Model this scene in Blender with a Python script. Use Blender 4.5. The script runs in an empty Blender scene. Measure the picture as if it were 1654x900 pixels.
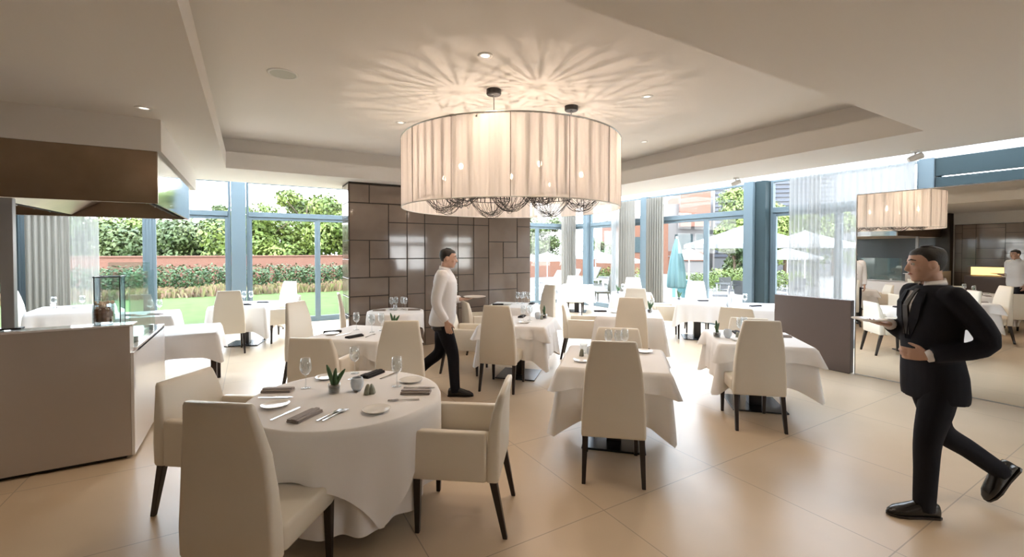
import bpy, bmesh, math, random
from mathutils import Vector, Matrix, Euler
sc = bpy.context.scene
COL = sc.collection
PI = math.pi
R = math.radians

# ------------------------------------------------------------------ camera
FPX, EYE, PITCH, YAW = 712.0, 1.72, R(1.1), R(30.7)
CX = 827.0
CY = 405.5 + FPX * math.tan(PITCH)
cam_d = bpy.data.cameras.new('camera')
cam = bpy.data.objects.new('camera', cam_d)
COL.objects.link(cam)
cam_d.sensor_fit = 'HORIZONTAL'
cam_d.sensor_width = 36.0
cam_d.lens = FPX / 1654 * 36.0
cam_d.shift_y = -(450 - CY) / 1654
cam_d.clip_start, cam_d.clip_end = 0.05, 400
cam.location = (0, 0, EYE)
cam.rotation_euler = (PI / 2 - PITCH, 0, -YAW)
sc.camera = cam


def ray(px, py):
    u = (px - CX) / FPX
    v = -(py - CY) / FPX
    fd = math.cos(PITCH) + v * math.sin(PITCH)
    up = -math.sin(PITCH) + v * math.cos(PITCH)
    return Vector((fd * math.sin(YAW) + u * math.cos(YAW), fd * math.cos(YAW) - u * math.sin(YAW), up))


def at(px, py, z):
    d = ray(px, py)
    t = (z - EYE) / d.z
    return Vector((d.x * t, d.y * t, z))


def far(px, d, z=0.0):
    """the point at distance d along the view axis under pixel column px"""
    u = (px - CX) / FPX * d
    return Vector((d * math.sin(YAW) + u * math.cos(YAW), d * math.cos(YAW) - u * math.sin(YAW), z))


# ------------------------------------------------------------------ materials
def mat(name, col, rough=0.5, metal=0.0, spec=0.5, bump=None, var=None, coat=0.0, sheen=0.0):
    m = bpy.data.materials.new(name)
    m.use_nodes = True
    nt = m.node_tree
    b = nt.nodes['Principled BSDF']
    b.inputs['Base Color'].default_value = (*col, 1)
    b.inputs['Roughness'].default_value = rough
    b.inputs['Metallic'].default_value = metal
    b.inputs['Specular IOR Level'].default_value = spec
    b.inputs['Coat Weight'].default_value = coat
    b.inputs['Sheen Weight'].default_value = sheen
    tc = None
    if bump or var:
        tc = nt.nodes.new('ShaderNodeTexCoord')
    if bump:
        scale, strength = bump
        n = nt.nodes.new('ShaderNodeTexNoise')
        n.inputs['Scale'].default_value = scale
        n.inputs['Detail'].default_value = 4
        nt.links.new(tc.outputs['Object'], n.inputs['Vector'])
        bp = nt.nodes.new('ShaderNodeBump')
        bp.inputs['Strength'].default_value = strength
        bp.inputs['Distance'].default_value = 0.01
        nt.links.new(n.outputs['Fac'], bp.inputs['Height'])
        nt.links.new(bp.outputs['Normal'], b.inputs['Normal'])
    if var:
        scale, c2 = var
        n = nt.nodes.new('ShaderNodeTexNoise')
        n.inputs['Scale'].default_value = scale
        n.inputs['Detail'].default_value = 5
        nt.links.new(tc.outputs['Object'], n.inputs['Vector'])
        rp = nt.nodes.new('ShaderNodeValToRGB')
        rp.color_ramp.elements[0].position = 0.35
        rp.color_ramp.elements[1].position = 0.65
        rp.color_ramp.elements[0].color = (*col, 1)
        rp.color_ramp.elements[1].color = (*c2, 1)
        nt.links.new(n.outputs['Fac'], rp.inputs['Fac'])
        nt.links.new(rp.outputs['Color'], b.inputs['Base Color'])
    return m


def glass_mat(name, tint, gloss=0.9, lo=0.04, hi=0.6):
    """thin clear glass: see-through with a Fresnel-like gloss"""
    m = bpy.data.materials.new(name)
    m.use_nodes = True
    nt = m.node_tree
    nt.nodes.clear()
    out = nt.nodes.new('ShaderNodeOutputMaterial')
    mix = nt.nodes.new('ShaderNodeMixShader')
    tr = nt.nodes.new('ShaderNodeBsdfTransparent')
    gl = nt.nodes.new('ShaderNodeBsdfGlossy')
    lw = nt.nodes.new('ShaderNodeLayerWeight')
    mr = nt.nodes.new('ShaderNodeMapRange')
    lw.inputs['Blend'].default_value = 0.35
    mr.inputs['To Min'].default_value = lo
    mr.inputs['To Max'].default_value = hi
    tr.inputs['Color'].default_value = (*tint, 1)
    gl.inputs['Color'].default_value = (gloss, gloss, gloss, 1)
    gl.inputs['Roughness'].default_value = 0.02
    nt.links.new(lw.outputs['Facing'], mr.inputs['Value'])
    nt.links.new(mr.outputs['Result'], mix.inputs['Fac'])
    nt.links.new(tr.outputs[0], mix.inputs[1])
    nt.links.new(gl.outputs[0], mix.inputs[2])
    nt.links.new(mix.outputs[0], out.inputs[0])
    return m


def cloth_mat(name, col, transl=0.5, opacity=1.0, stripes=None):
    """woven fabric that lets part of the light through"""
    m = bpy.data.materials.new(name)
    m.use_nodes = True
    nt = m.node_tree
    nt.nodes.clear()
    out = nt.nodes.new('ShaderNodeOutputMaterial')
    df = nt.nodes.new('ShaderNodeBsdfDiffuse')
    tl = nt.nodes.new('ShaderNodeBsdfTranslucent')
    df.inputs['Color'].default_value = (*col, 1)
    tl.inputs['Color'].default_value = (*col, 1)
    m1 = nt.nodes.new('ShaderNodeMixShader')
    m1.inputs['Fac'].default_value = transl
    nt.links.new(df.outputs[0], m1.inputs[1])
    nt.links.new(tl.outputs[0], m1.inputs[2])
    last = m1
    if opacity < 1 or stripes:
        tr = nt.nodes.new('ShaderNodeBsdfTransparent')
        m2 = nt.nodes.new('ShaderNodeMixShader')
        nt.links.new(tr.outputs[0], m2.inputs[1])
        nt.links.new(m1.outputs[0], m2.inputs[2])
        m2.inputs['Fac'].default_value = opacity
        if stripes:
            lo, hi, n = stripes
            at_ = nt.nodes.new('ShaderNodeAttribute')
            at_.attribute_name = 'turn'
            ns = nt.nodes.new('ShaderNodeTexNoise')
            ns.noise_dimensions = '1D'
            ns.inputs['Scale'].default_value = n
            ns.inputs['Detail'].default_value = 3
            nt.links.new(at_.outputs['Fac'], ns.inputs['W'])
            mr = nt.nodes.new('ShaderNodeMapRange')
            mr.inputs['From Min'].default_value = 0.3
            mr.inputs['From Max'].default_value = 0.7
            mr.inputs['To Min'].default_value = lo
            mr.inputs['To Max'].default_value = hi
            nt.links.new(ns.outputs['Fac'], mr.inputs['Value'])
            nt.links.new(mr.outputs['Result'], m2.inputs['Fac'])
        last = m2
    nt.links.new(last.outputs[0], out.inputs[0])
    return m


def emit_mat(name, col, s):
    m = bpy.data.materials.new(name)
    m.use_nodes = True
    nt = m.node_tree
    nt.nodes.clear()
    out = nt.nodes.new('ShaderNodeOutputMaterial')
    e = nt.nodes.new('ShaderNodeEmission')
    e.inputs['Color'].default_value = (*col, 1)
    e.inputs['Strength'].default_value = s
    nt.links.new(e.outputs[0], out.inputs[0])
    return m


def floor_mat():
    m = bpy.data.materials.new('beige_stone_tiles')
    m.use_nodes = True
    nt = m.node_tree
    b = nt.nodes['Principled BSDF']
    tc = nt.nodes.new('ShaderNodeTexCoord')
    sx = nt.nodes.new('ShaderNodeSeparateXYZ')
    nt.links.new(tc.outputs['Object'], sx.inputs[0])

    def math_(op, a, bb=None):
        n = nt.nodes.new('ShaderNodeMath')
        n.operation = op
        for i, v in enumerate((a, bb)):
            if v is None:
                continue
            if isinstance(v, (int, float)):
                n.inputs[i].default_value = v
            else:
                nt.links.new(v, n.inputs[i])
        return n.outputs[0]
    fac = []
    cells = []
    for ax, off in (('X', 2.0), ('Y', 1.02)):
        u = math_('DIVIDE', math_('SUBTRACT', sx.outputs[ax], off), 1.155)
        fl = math_('FLOOR', u)
        cells.append(fl)
        fr = math_('ABSOLUTE', math_('SUBTRACT', math_('FRACT', math_('ADD', u, 0.5)), 0.5))
        fac.append(math_('LESS_THAN', fr, 0.003))
    grout = math_('MAXIMUM', fac[0], fac[1])
    ns = nt.nodes.new('ShaderNodeTexNoise')
    ns.inputs['Scale'].default_value = 1.3
    ns.inputs['Detail'].default_value = 6
    nt.links.new(tc.outputs['Object'], ns.inputs['Vector'])
    rp = nt.nodes.new('ShaderNodeValToRGB')
    rp.color_ramp.elements[0].position = 0.3
    rp.color_ramp.elements[1].position = 0.7
    rp.color_ramp.elements[0].color = (0.58, 0.455, 0.32, 1)
    rp.color_ramp.elements[1].color = (0.64, 0.51, 0.37, 1)
    nt.links.new(ns.outputs['Fac'], rp.inputs['Fac'])
    mx = nt.nodes.new('ShaderNodeMix')
    mx.data_type = 'RGBA'
    nt.links.new(grout, mx.inputs[0])
    nt.links.new(rp.outputs['Color'], mx.inputs[6])
    mx.inputs[7].default_value = (0.38, 0.30, 0.22, 1)
    nt.links.new(mx.outputs[2], b.inputs['Base Color'])
    mr = nt.nodes.new('ShaderNodeMapRange')
    mr.inputs['To Min'].default_value = 0.25
    mr.inputs['To Max'].default_value = 0.40
    nt.links.new(ns.outputs['Fac'], mr.inputs['Value'])
    nt.links.new(mr.outputs['Result'], b.inputs['Roughness'])
    return m


def brick_mat(name, c1, c2, mortar, scale):
    m = bpy.data.materials.new(name)
    m.use_nodes = True
    nt = m.node_tree
    b = nt.nodes['Principled BSDF']
    tc = nt.nodes.new('ShaderNodeTexCoord')
    mp = nt.nodes.new('ShaderNodeMapping')
    mp.inputs['Rotation'].default_value = (PI / 2, 0, 0)
    br = nt.nodes.new('ShaderNodeTexBrick')
    br.inputs['Scale'].default_value = scale
    br.inputs['Color1'].default_value = (*c1, 1)
    br.inputs['Color2'].default_value = (*c2, 1)
    br.inputs['Mortar'].default_value = (*mortar, 1)
    nt.links.new(tc.outputs['Object'], mp.inputs[0])
    nt.links.new(mp.outputs[0], br.inputs['Vector'])
    nt.links.new(br.outputs['Color'], b.inputs['Base Color'])
    b.inputs['Roughness'].default_value = 0.9
    return m


M = {}
M['floor'] = floor_mat()
M['ceil'] = mat('white_plaster', (0.84, 0.815, 0.78), 0.9, spec=0.2, bump=(60, 0.03))
M['leather'] = mat('cream_leather', (0.76, 0.70, 0.60), 0.42, spec=0.4, bump=(220, 0.06))
M['leg'] = mat('dark_wenge_wood', (0.022, 0.014, 0.011), 0.35, bump=(90, 0.05))
M['cloth'] = mat('white_linen', (0.84, 0.82, 0.81), 0.85, spec=0.15, bump=(350, 0.05), sheen=0.2)
M['black'] = mat('black_lacquer', (0.015, 0.014, 0.015), 0.3)
M['plate_steel'] = mat('dark_base_steel', (0.04, 0.045, 0.055), 0.25, metal=0.6)
M['frame'] = mat('blue_grey_aluminium', (0.125, 0.165, 0.185), 0.5, metal=0.0, spec=0.25)
M['frame_dark'] = mat('dark_teal_aluminium', (0.035, 0.052, 0.056), 0.55, metal=0.0, spec=0.12)
M['glass'] = glass_mat('window_glass', (0.975, 0.985, 0.985), lo=0.008, hi=0.12)
M['wine'] = glass_mat('wine_glass_clear', (0.95, 0.97, 0.98), lo=0.07, hi=0.75)
M['green_glass'] = glass_mat('greenish_screen_glass', (0.84, 0.94, 0.92), lo=0.08, hi=0.5)
M['mirror'] = mat('mirror_silver', (0.93, 0.93, 0.90), 0.0, metal=1.0)
M['steel'] = mat('brushed_steel', (0.55, 0.56, 0.56), 0.3, metal=1.0, bump=(30, 0.02))
M['bronze'] = mat('bronze_steel', (0.46, 0.35, 0.26), 0.32, metal=1.0, var=(1.5, (0.33, 0.25, 0.18)))
M['grey_paint'] = mat('pale_grey_paint', (0.34, 0.35, 0.37), 0.35)
M['polished'] = mat('polished_steel', (0.80, 0.82, 0.84), 0.07, metal=1.0)
M['taupe'] = mat('taupe_lacquer', (0.47, 0.415, 0.37), 0.35)
M['white_gloss'] = mat('white_gloss_panel', (0.82, 0.80, 0.80), 0.07, coat=0.5)
M['grey_panel'] = mat('mauve_grey_laminate', (0.145, 0.115, 0.11), 0.5, bump=(150, 0.05))
M['dark_wall'] = mat('dark_grey_gloss', (0.07, 0.075, 0.078), 0.15)
M['tile'] = mat('brown_gloss_tile', (0.20, 0.155, 0.125), 0.08, var=(2.2, (0.17, 0.13, 0.104)), coat=0.3)
M['tile_gap'] = mat('dark_brown_joint', (0.03, 0.021, 0.015), 0.6)
M['milk'] = cloth_mat('milky_roof_glass', (0.90, 0.91, 0.92), 0.8, 0.66)
M['curtain'] = cloth_mat('beige_curtain', (0.28, 0.262, 0.23), 0.25)
M['sheer'] = cloth_mat('white_sheer', (0.38, 0.375, 0.36), 0.35, 0.62)
M['shade'] = cloth_mat('white_string_shade', (0.95, 0.885, 0.845), 0.5, 0.9, stripes=(0.84, 0.99, 110))
M['bulb'] = emit_mat('warm_bulb', (1.0, 0.72, 0.42), 60)
M['lamp_dim'] = emit_mat('downlight_dim', (1.0, 0.90, 0.76), 1.3)
M['rod'] = mat('dark_seam_rod', (0.16, 0.12, 0.10), 0.5)
M['lamp_white'] = emit_mat('downlight_glow', (1.0, 0.86, 0.66), 12)
M['niche'] = emit_mat('amber_backlight', (1.0, 0.62, 0.22), 1.6)
M['white'] = mat('white_paint', (0.82, 0.82, 0.80), 0.5)
M['porcelain'] = mat('white_porcelain', (0.86, 0.84, 0.80), 0.15)
M['cutlery'] = mat('polished_cutlery', (0.62, 0.60, 0.58), 0.18, metal=1.0)
M['napkin'] = mat('taupe_napkin', (0.34, 0.295, 0.275), 0.9, spec=0.1, bump=(300, 0.2), sheen=0.3)
M['napkin_dark'] = mat('charcoal_napkin', (0.045, 0.042, 0.045), 0.9, spec=0.1, bump=(300, 0.2))
M['leaf'] = mat('succulent_green', (0.05, 0.12, 0.045), 0.45)
M['soil'] = mat('dark_soil', (0.07, 0.055, 0.035), 0.95)
M['stone'] = mat('grey_green_stone', (0.30, 0.31, 0.25), 0.5, var=(25, (0.22, 0.23, 0.19)))
M['frost'] = mat('pale_blue_frosted_glass', (0.62, 0.68, 0.75), 0.25)
M['nut'] = mat('brown_bark_chips', (0.26, 0.12, 0.055), 0.8, var=(30, (0.15, 0.065, 0.03)))
M['dry'] = mat('pale_dried_flowers', (0.72, 0.62, 0.50), 0.9)
M['wire'] = mat('black_chain', (0.02, 0.018, 0.018), 0.4, metal=0.7)
M['speaker'] = mat('speaker_grille', (0.60, 0.62, 0.57), 0.8)
# people
M['skin'] = mat('skin', (0.58, 0.37, 0.28), 0.5)
M['hair'] = mat('black_hair', (0.012, 0.010, 0.009), 0.5, bump=(120, 0.4))
M['shirt'] = mat('white_cotton_shirt', (0.82, 0.82, 0.84), 0.85, spec=0.1, bump=(25, 0.15))
M['suit'] = mat('navy_black_suit', (0.010, 0.011, 0.017), 0.8, spec=0.2, bump=(200, 0.1))
M['shoe'] = mat('black_polished_shoe', (0.012, 0.011, 0.011), 0.18)
M['eye'] = mat('eye_white', (0.7, 0.68, 0.65), 0.2)
M['lip'] = mat('lips', (0.36, 0.15, 0.12), 0.5)
# outside
M['lawn'] = mat('mown_lawn', (0.052, 0.078, 0.022), 0.9, spec=0.1, var=(3, (0.07, 0.10, 0.03)), bump=(40, 0.5))
M['hedge'] = mat('hedge_leaves', (0.018, 0.0432, 0.01008), 0.6, var=(3, (0.0432, 0.0792, 0.01584)))
M['tree'] = mat('bright_tree_leaves', (0.072, 0.1152, 0.01584), 0.6, var=(0.8, (0.1368, 0.1728, 0.0288)))
M['tree_dark'] = mat('olive_tree_leaves', (0.036, 0.0648, 0.01584), 0.6, var=(0.8, (0.0792, 0.1008, 0.0252)))
M['flower'] = mat('pink_grass_flowers', (0.1728, 0.0936, 0.0648), 0.9, var=(5, (0.1224, 0.1296, 0.036)))
M['bark'] = mat('tree_bark', (0.0936, 0.0612, 0.0396), 0.9, bump=(20, 0.5))
M['brick'] = brick_mat('red_garden_bricks', (0.1728, 0.072, 0.0468), (0.144, 0.0576, 0.036), (0.1368, 0.0936, 0.072), 6)
M['brick2'] = brick_mat('orange_bricks', (0.1584, 0.0612, 0.0324), (0.1296, 0.0504, 0.02736), (0.1152, 0.072, 0.054), 6)
M['paving'] = mat('pale_terrace_paving', (0.1728, 0.1584, 0.144), 0.8, var=(2, (0.144, 0.1332, 0.1224)))
M['canvas'] = cloth_mat('white_canvas', (0.3312, 0.3276, 0.3168), 0.25)
M['canvas_blue'] = cloth_mat('aqua_canvas', (0.1584, 0.2592, 0.2664), 0.2)
M['teal_paint'] = mat('aqua_paint', (0.0864, 0.2592, 0.2808), 0.5)
M['facade'] = mat('grey_render', (0.0936, 0.0936, 0.1008), 0.8)
M['facade_pale'] = mat('pale_render', (0.1728, 0.162, 0.1584), 0.8)
M['louvre'] = mat('blue_grey_louvre', (0.0432, 0.0504, 0.0684), 0.5)
M['bronze_chair'] = mat('brown_rattan', (0.035, 0.022, 0.012), 0.7, bump=(150, 0.5))


# ------------------------------------------------------------------ mesh building
def rrect(w, d, r, n=4):
    """rounded rectangle outline, counter-clockwise"""
    r = min(r, w / 2 - 1e-4, d / 2 - 1e-4)
    out = []
    for cx, cy, a0 in ((w / 2 - r, d / 2 - r, 0), (-w / 2 + r, d / 2 - r, PI / 2), (-w / 2 + r, -d / 2 + r, PI), (w / 2 - r, -d / 2 + r, 1.5 * PI)):
        for i in range(n + 1):
            a = a0 + PI / 2 * i / n
            out.append((cx + r * math.cos(a), cy + r * math.sin(a)))
    return out


class MB:
    def __init__(self):
        self.v = []
        self.f = []

    def add(self, vs, fs, mtx=None):
        o = len(self.v)
        for p in vs:
            p = Vector(p)
            self.v.append(mtx @ p if mtx else p)
        self.f.extend([tuple(i + o for i in q) for q in fs])
        return self

    def box(self, x0, x1, y0, y1, z0, z1, mtx=None):
        v = [(x, y, z) for z in (z0, z1) for y in (y0, y1) for x in (x0, x1)]
        f = [(0, 2, 3, 1), (4, 5, 7, 6), (0, 1, 5, 4), (1, 3, 7, 5), (3, 2, 6, 7), (2, 0, 4, 6)]
        return self.add(v, f, mtx)

    def loft(self, rings, mtx=None, cap=True, closed=True):
        n = len(rings[0])
        v = [p for r in rings for p in r]
        f = []
        for i in range(len(rings) - 1):
            for j in range(n if closed else n - 1):
                k = (j + 1) % n
                f.append((i * n + j, i * n + k, (i + 1) * n + k, (i + 1) * n + j))
        if cap and closed:
            f.append(tuple(range(n - 1, -1, -1)))
            f.append(tuple((len(rings) - 1) * n + j for j in range(n)))
        return self.add(v, f, mtx)

    def tube(self, pts, r, n=8, mtx=None, cap=True):
        pts = [Vector(p) for p in pts]
        rs = r if isinstance(r, (list, tuple)) else [r] * len(pts)
        rings = []
        t0 = (pts[1] - pts[0]).normalized()
        up = Vector((0, 0, 1)) if abs(t0.z) < 0.9 else Vector((1, 0, 0))
        a = t0.cross(up).normalized()
        for i, p in enumerate(pts):
            t = (pts[min(i + 1, len(pts) - 1)] - pts[max(i - 1, 0)]).normalized()
            a = (a - t * a.dot(t)).normalized()
            b = t.cross(a)
            rings.append([p + (a * math.cos(2 * PI * k / n) + b * math.sin(2 * PI * k / n)) * rs[i] for k in range(n)])
        return self.loft(rings, mtx, cap)

    def lathe(self, prof, n=24, c=(0, 0, 0), mtx=None, cap=False):
        rings = [[(c[0] + max(r, 1e-4) * math.cos(2 * PI * k / n), c[1] + max(r, 1e-4) * math.sin(2 * PI * k / n), c[2] + z) for k in range(n)] for r, z in prof]
        return self.loft(rings, mtx, cap)

    def ball(self, c, rx, ry=None, rz=None, n=12, m=8, mtx=None):
        ry = ry or rx
        rz = rz or rx
        rings = []
        for i in range(m + 1):
            a = -PI / 2 + PI * i / m
            ca = max(math.cos(a), 1e-3)
            rings.append([(c[0] + rx * ca * math.cos(2 * PI * k / n), c[1] + ry * ca * math.sin(2 * PI * k / n), c[2] + rz * math.sin(a)) for k in range(n)])
        return self.loft(rings, mtx)

    def taper(self, p0, p1, s0, s1, mtx=None):
        """square bar from p0 (side s0) to p1 (side s1), cross-section kept level"""
        v = []
        for p, s in ((p0, s0), (p1, s1)):
            for dx, dy in ((-1, -1), (1, -1), (1, 1), (-1, 1)):
                v.append((p[0] + dx * s / 2, p[1] + dy * s / 2, p[2]))
        return self.add(v, [(3, 2, 1, 0), (4, 5, 6, 7), (0, 1, 5, 4), (1, 2, 6, 5), (2, 3, 7, 6), (3, 0, 4, 7)], mtx)

    def mesh(self, name):
        me = bpy.data.meshes.new(name)
        me.from_pydata([tuple(p) for p in self.v], [], self.f)
        me.update()
        return me

    def build(self, name, m, parent=None, smooth=False, bevel=0.0, seg=2, sub=0, loc=None, fix=True):
        me = self.mesh(name)
        if fix:
            bm = bmesh.new()
            bm.from_mesh(me)
            bmesh.ops.recalc_face_normals(bm, faces=bm.faces)
            bm.to_mesh(me)
            bm.free()
        me.materials.append(M[m] if isinstance(m, str) else m)
        o = bpy.data.objects.new(name, me)
        COL.objects.link(o)
        if parent:
            o.parent = parent
        if loc:
            o.location = loc
        if smooth or sub:
            for p in me.polygons:
                p.use_smooth = True
        if bevel:
            b = o.modifiers.new('soft_edges', 'BEVEL')
            b.width = bevel
            b.segments = seg
            b.limit_method = 'ANGLE'
            b.angle_limit = R(35)
        if sub:
            s = o.modifiers.new('smooth', 'SUBSURF')
            s.levels = s.render_levels = sub
        if smooth and bevel:
            o.modifiers.new('normals', 'WEIGHTED_NORMAL')
        return o


def tag(o, label, cat, group=None, kind=None):
    o['label'] = label
    o['category'] = cat
    if group:
        o['group'] = group
    if kind:
        o['kind'] = kind
    return o


def thing(name, label, cat, loc=(0, 0, 0), rot=0.0, group=None):
    o = bpy.data.objects.new(name, None)
    o.empty_display_size = 0.1
    COL.objects.link(o)
    o.location = loc
    o.rotation_euler = (0, 0, rot)
    return tag(o, label, cat, group)


def struct(o):
    o['kind'] = 'structure'
    return o


def copy_tree(o, parent=None):
    c = o.copy()
    COL.objects.link(c)
    if parent:
        c.parent = parent
    for ch in list(o.children):
        copy_tree(ch, c)
    return c


PROTO = {}


def place(kind, maker, label, cat, loc, rot=0.0, group=None):
    """first use of a kind moves the thing itself, later ones copy it with its parts"""
    if kind not in PROTO:
        o = PROTO[kind] = maker()
    else:
        o = copy_tree(PROTO[kind])
        if 'group' in o:
            del o['group']
    o.location = loc
    o.rotation_euler = (0, 0, rot)
    return tag(o, label, cat, group)


def face(fx, fy):
    return math.atan2(-fx, fy)
# ------------------------------------------------------------------ room shell
ZL, ZLIP, ZT, ZC = 2.88, 3.11, 3.33, 3.42      # lower ceiling, lip top, tray ceiling, perimeter ceiling
XR, YF, XL, YB = 9.25, 11.7, -4.3, -4.0

b = MB().box(XL - 0.3, XR + 0.25, YB - 0.3, YF + 0.2, -0.12, 0)
struct(b.build('floor', 'floor'))

# lower ceiling with a stepped tray cut into it
b = MB()
b.box(XL, -0.28, YB, 8.75, ZL, ZLIP)
b.box(5.6, 6.8, YB, 8.75, ZL, ZLIP)
b.box(-0.28, 5.6, YB, 1.65, ZL, ZLIP)
b.box(-0.28, 5.6, 7.35, 8.75, ZL, ZLIP)
ceiling = struct(b.build('ceiling', 'ceil'))
b = MB()
b.box(-0.75, 6.1, 1.2, 7.8, ZT, ZT + 0.05)
b.box(-0.75, -0.45, 1.2, 7.8, ZLIP, ZT)
b.box(5.8, 6.1, 1.2, 7.8, ZLIP, ZT)
b.box(-0.45, 5.8, 1.2, 1.5, ZLIP, ZT)
b.box(-0.45, 5.8, 7.5, 7.8, ZLIP, ZT)
struct(b.build('ceiling_tray', 'ceil'))
b = MB().box(XL - 0.3, 6.95, YB - 0.3, 8.9, ZC, ZC + 0.12)
b.box(6.95, XR + 0.3, YB - 0.3, 0.9, ZC, ZC + 0.12)
b.box(XL - 0.3, XL + 0.1, 8.9, YF + 0.3, ZC, ZC + 0.12)
struct(b.build('ceiling_perimeter', 'ceil'))
# glazed roof strip between the lowered ceiling and the two window walls
b = MB()
for k in range(7):
    b.box(6.95, XR + 0.15, 0.9 + k * 1.6 - 0.03, 0.9 + k * 1.6 + 0.03, ZC, ZC + 0.1)
for k in range(8):
    b.box(XL + 0.1 + k * 1.55 - 0.03, XL + 0.1 + k * 1.55 + 0.03, 8.9, YF + 0.15, ZC, ZC + 0.1)
b.box(6.92, 6.98, 0.9, 8.9, ZC, ZC + 0.1).box(XR + 0.1, XR + 0.2, 0.9, YF + 0.2, ZC, ZC + 0.1).box(XL, 6.95, 8.87, 8.93, ZC, ZC + 0.1).box(XL, XR + 0.15, YF + 0.1, YF + 0.2, ZC, ZC + 0.1)
sk = struct(b.build('window_skylight', 'white'))
b = MB().box(6.95, XR + 0.15, 0.9, 8.9, ZC + 0.03, ZC + 0.04)
b.box(XL + 0.1, XR + 0.15, 8.9, YF + 0.15, ZC + 0.03, ZC + 0.04)
b.build('pane', 'milk', sk)

# opaque walls
b = MB()
b.box(XL - 0.15, XL, -4.0, 4.8, 0, ZC)
struct(b.build('wall_left', 'ceil'))
b = MB()
b.box(XL - 0.15, XL, 4.8, YF, 0, ZC)
struct(b.build('wall_kitchen', 'dark_wall'))
b = MB()                                        # back wall, one glazed opening
for x0, x1, z0, z1 in ((XL, 5.2, 0, ZC), (5.2, 7.0, 2.4, ZC), (5.2, 7.0, 0, 0.9), (7.0, XR + 0.2, 0, ZC)):
    b.box(x0, x1, YB - 0.15, YB, z0, z1)
struct(b.build('wall_back', 'ceil'))
b = MB().box(XR, XR + 0.15, YB, 1.2, 0, ZC)
struct(b.build('wall_right', 'ceil'))
b = MB().box(XL, XR + 0.15, YF, YF + 0.15, 3.3, ZC)
b.box(XR, XR + 0.15, 1.2, YF, 3.17, ZC)
struct(b.build('wall_header', 'white'))


nwin = [0]


def window(axis, fixed, a0, a1, ztop, door=(), zt=2.5, m='frame'):
    """one glazed bay: outer frame, transom, door leaf stiles; panes are a child"""
    nwin[0] += 1

    def bx(mb, p, q, z0, z1, d0=0.0, d1=0.09):
        if axis == 'X':
            mb.box(p, q, fixed + d0, fixed + d1, z0, z1)
        else:
            mb.box(fixed + d0, fixed + d1, p, q, z0, z1)
    fr = MB()
    bx(fr, a0, a0 + 0.05, 0, ztop)
    bx(fr, a1 - 0.05, a1, 0, ztop)
    bx(fr, a0 + 0.05, a1 - 0.05, 0, 0.05)
    bx(fr, a0 + 0.05, a1 - 0.05, ztop - 0.04, ztop)
    bx(fr, a0 + 0.05, a1 - 0.05, zt, zt + 0.11, -0.02, 0.11)
    cuts = [a0 + 0.05] + list(door) + [a1 - 0.05]
    for i in range(len(cuts) - 1):
        p, q = cuts[i], cuts[i + 1]
        bx(fr, p, p + 0.06, 0.05, zt, 0.01, 0.07)
        bx(fr, q - 0.06, q, 0.05, zt, 0.01, 0.07)
        bx(fr, p + 0.06, q - 0.06, 0.05, 0.13, 0.01, 0.07)
        bx(fr, p + 0.06, q - 0.06, zt - 0.07, zt, 0.01, 0.07)
    o = struct(fr.build('window_%d' % nwin[0], m, bevel=0.004))
    pn = MB()
    bx(pn, a0 + 0.04, a1 - 0.04, 0.04, zt + 0.02, 0.036, 0.044)
    bx(pn, a0 + 0.04, a1 - 0.04, zt + 0.09, ztop - 0.02, 0.046, 0.054)
    pn.build('pane', 'glass', o)
    return o


for a0, a1, door in ((-4.3, -3.72, ()), (-3.72, -1.80, ()), (-1.80, -0.37, ()), (-0.07, 3.0, (1.42,)), (3.0, 5.0, ()), (5.0, 6.9, ()), (6.9, 9.0, (7.9,))):
    window('X', YF, a0, a1, 3.3, door)
for a0, a1, door in ((10.95, 11.7, ()), (8.55, 10.75, (9.72,)), (5.56, 8.3, (6.63,)), (2.75, 5.12, (3.9,))):
    window('Y', XR, a0, a1, 3.17, door)
o = window('Y', XR, 1.2, 2.55, 3.17)
bw = window('X', YB - 0.12, 5.2, 7.0, 2.4, (6.1,), zt=2.0)

ncol = [0]


def column(x0, x1, y0, y1, z1, m='frame'):
    ncol[0] += 1
    return struct(MB().box(x0, x1, y0, y1, 0, z1).build('trim_%d' % ncol[0], m, bevel=0.006))


column(-0.36, -0.08, YF - 0.12, YF + 0.14, 3.3)
column(-3.78, -3.70, YF - 0.06, YF + 0.1, 3.3, 'frame_dark')
column(9.1, 9.3, 11.5, 11.75, 3.3)
column(9.12, 9.34, 10.76, 10.94, 3.17)
column(9.12, 9.34, 8.31, 8.54, 3.17)
column(9.08, 9.34, 5.13, 5.34, 3.17, 'frame_dark')
column(9.00, 9.34, 5.35, 5.55, 3.17)
column(9.12, 9.34, 2.56, 2.74, 3.17)
# teal fascia boards closing the top of the last bay
b = MB().box(9.16, 9.24, 1.25, 2.55, 2.52, 2.86)
b.box(9.16, 9.24, 1.25, 2.55, 2.88, 3.16)
struct(b.build('trim_fascia', 'frame_dark', bevel=0.004))
# and the return of the same fascia towards the blind wall
b = MB().box(9.14, 9.24, -3.9, 1.24, 2.5, 3.16)
struct(b.build('trim_fascia_return', 'frame_dark'))

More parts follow.
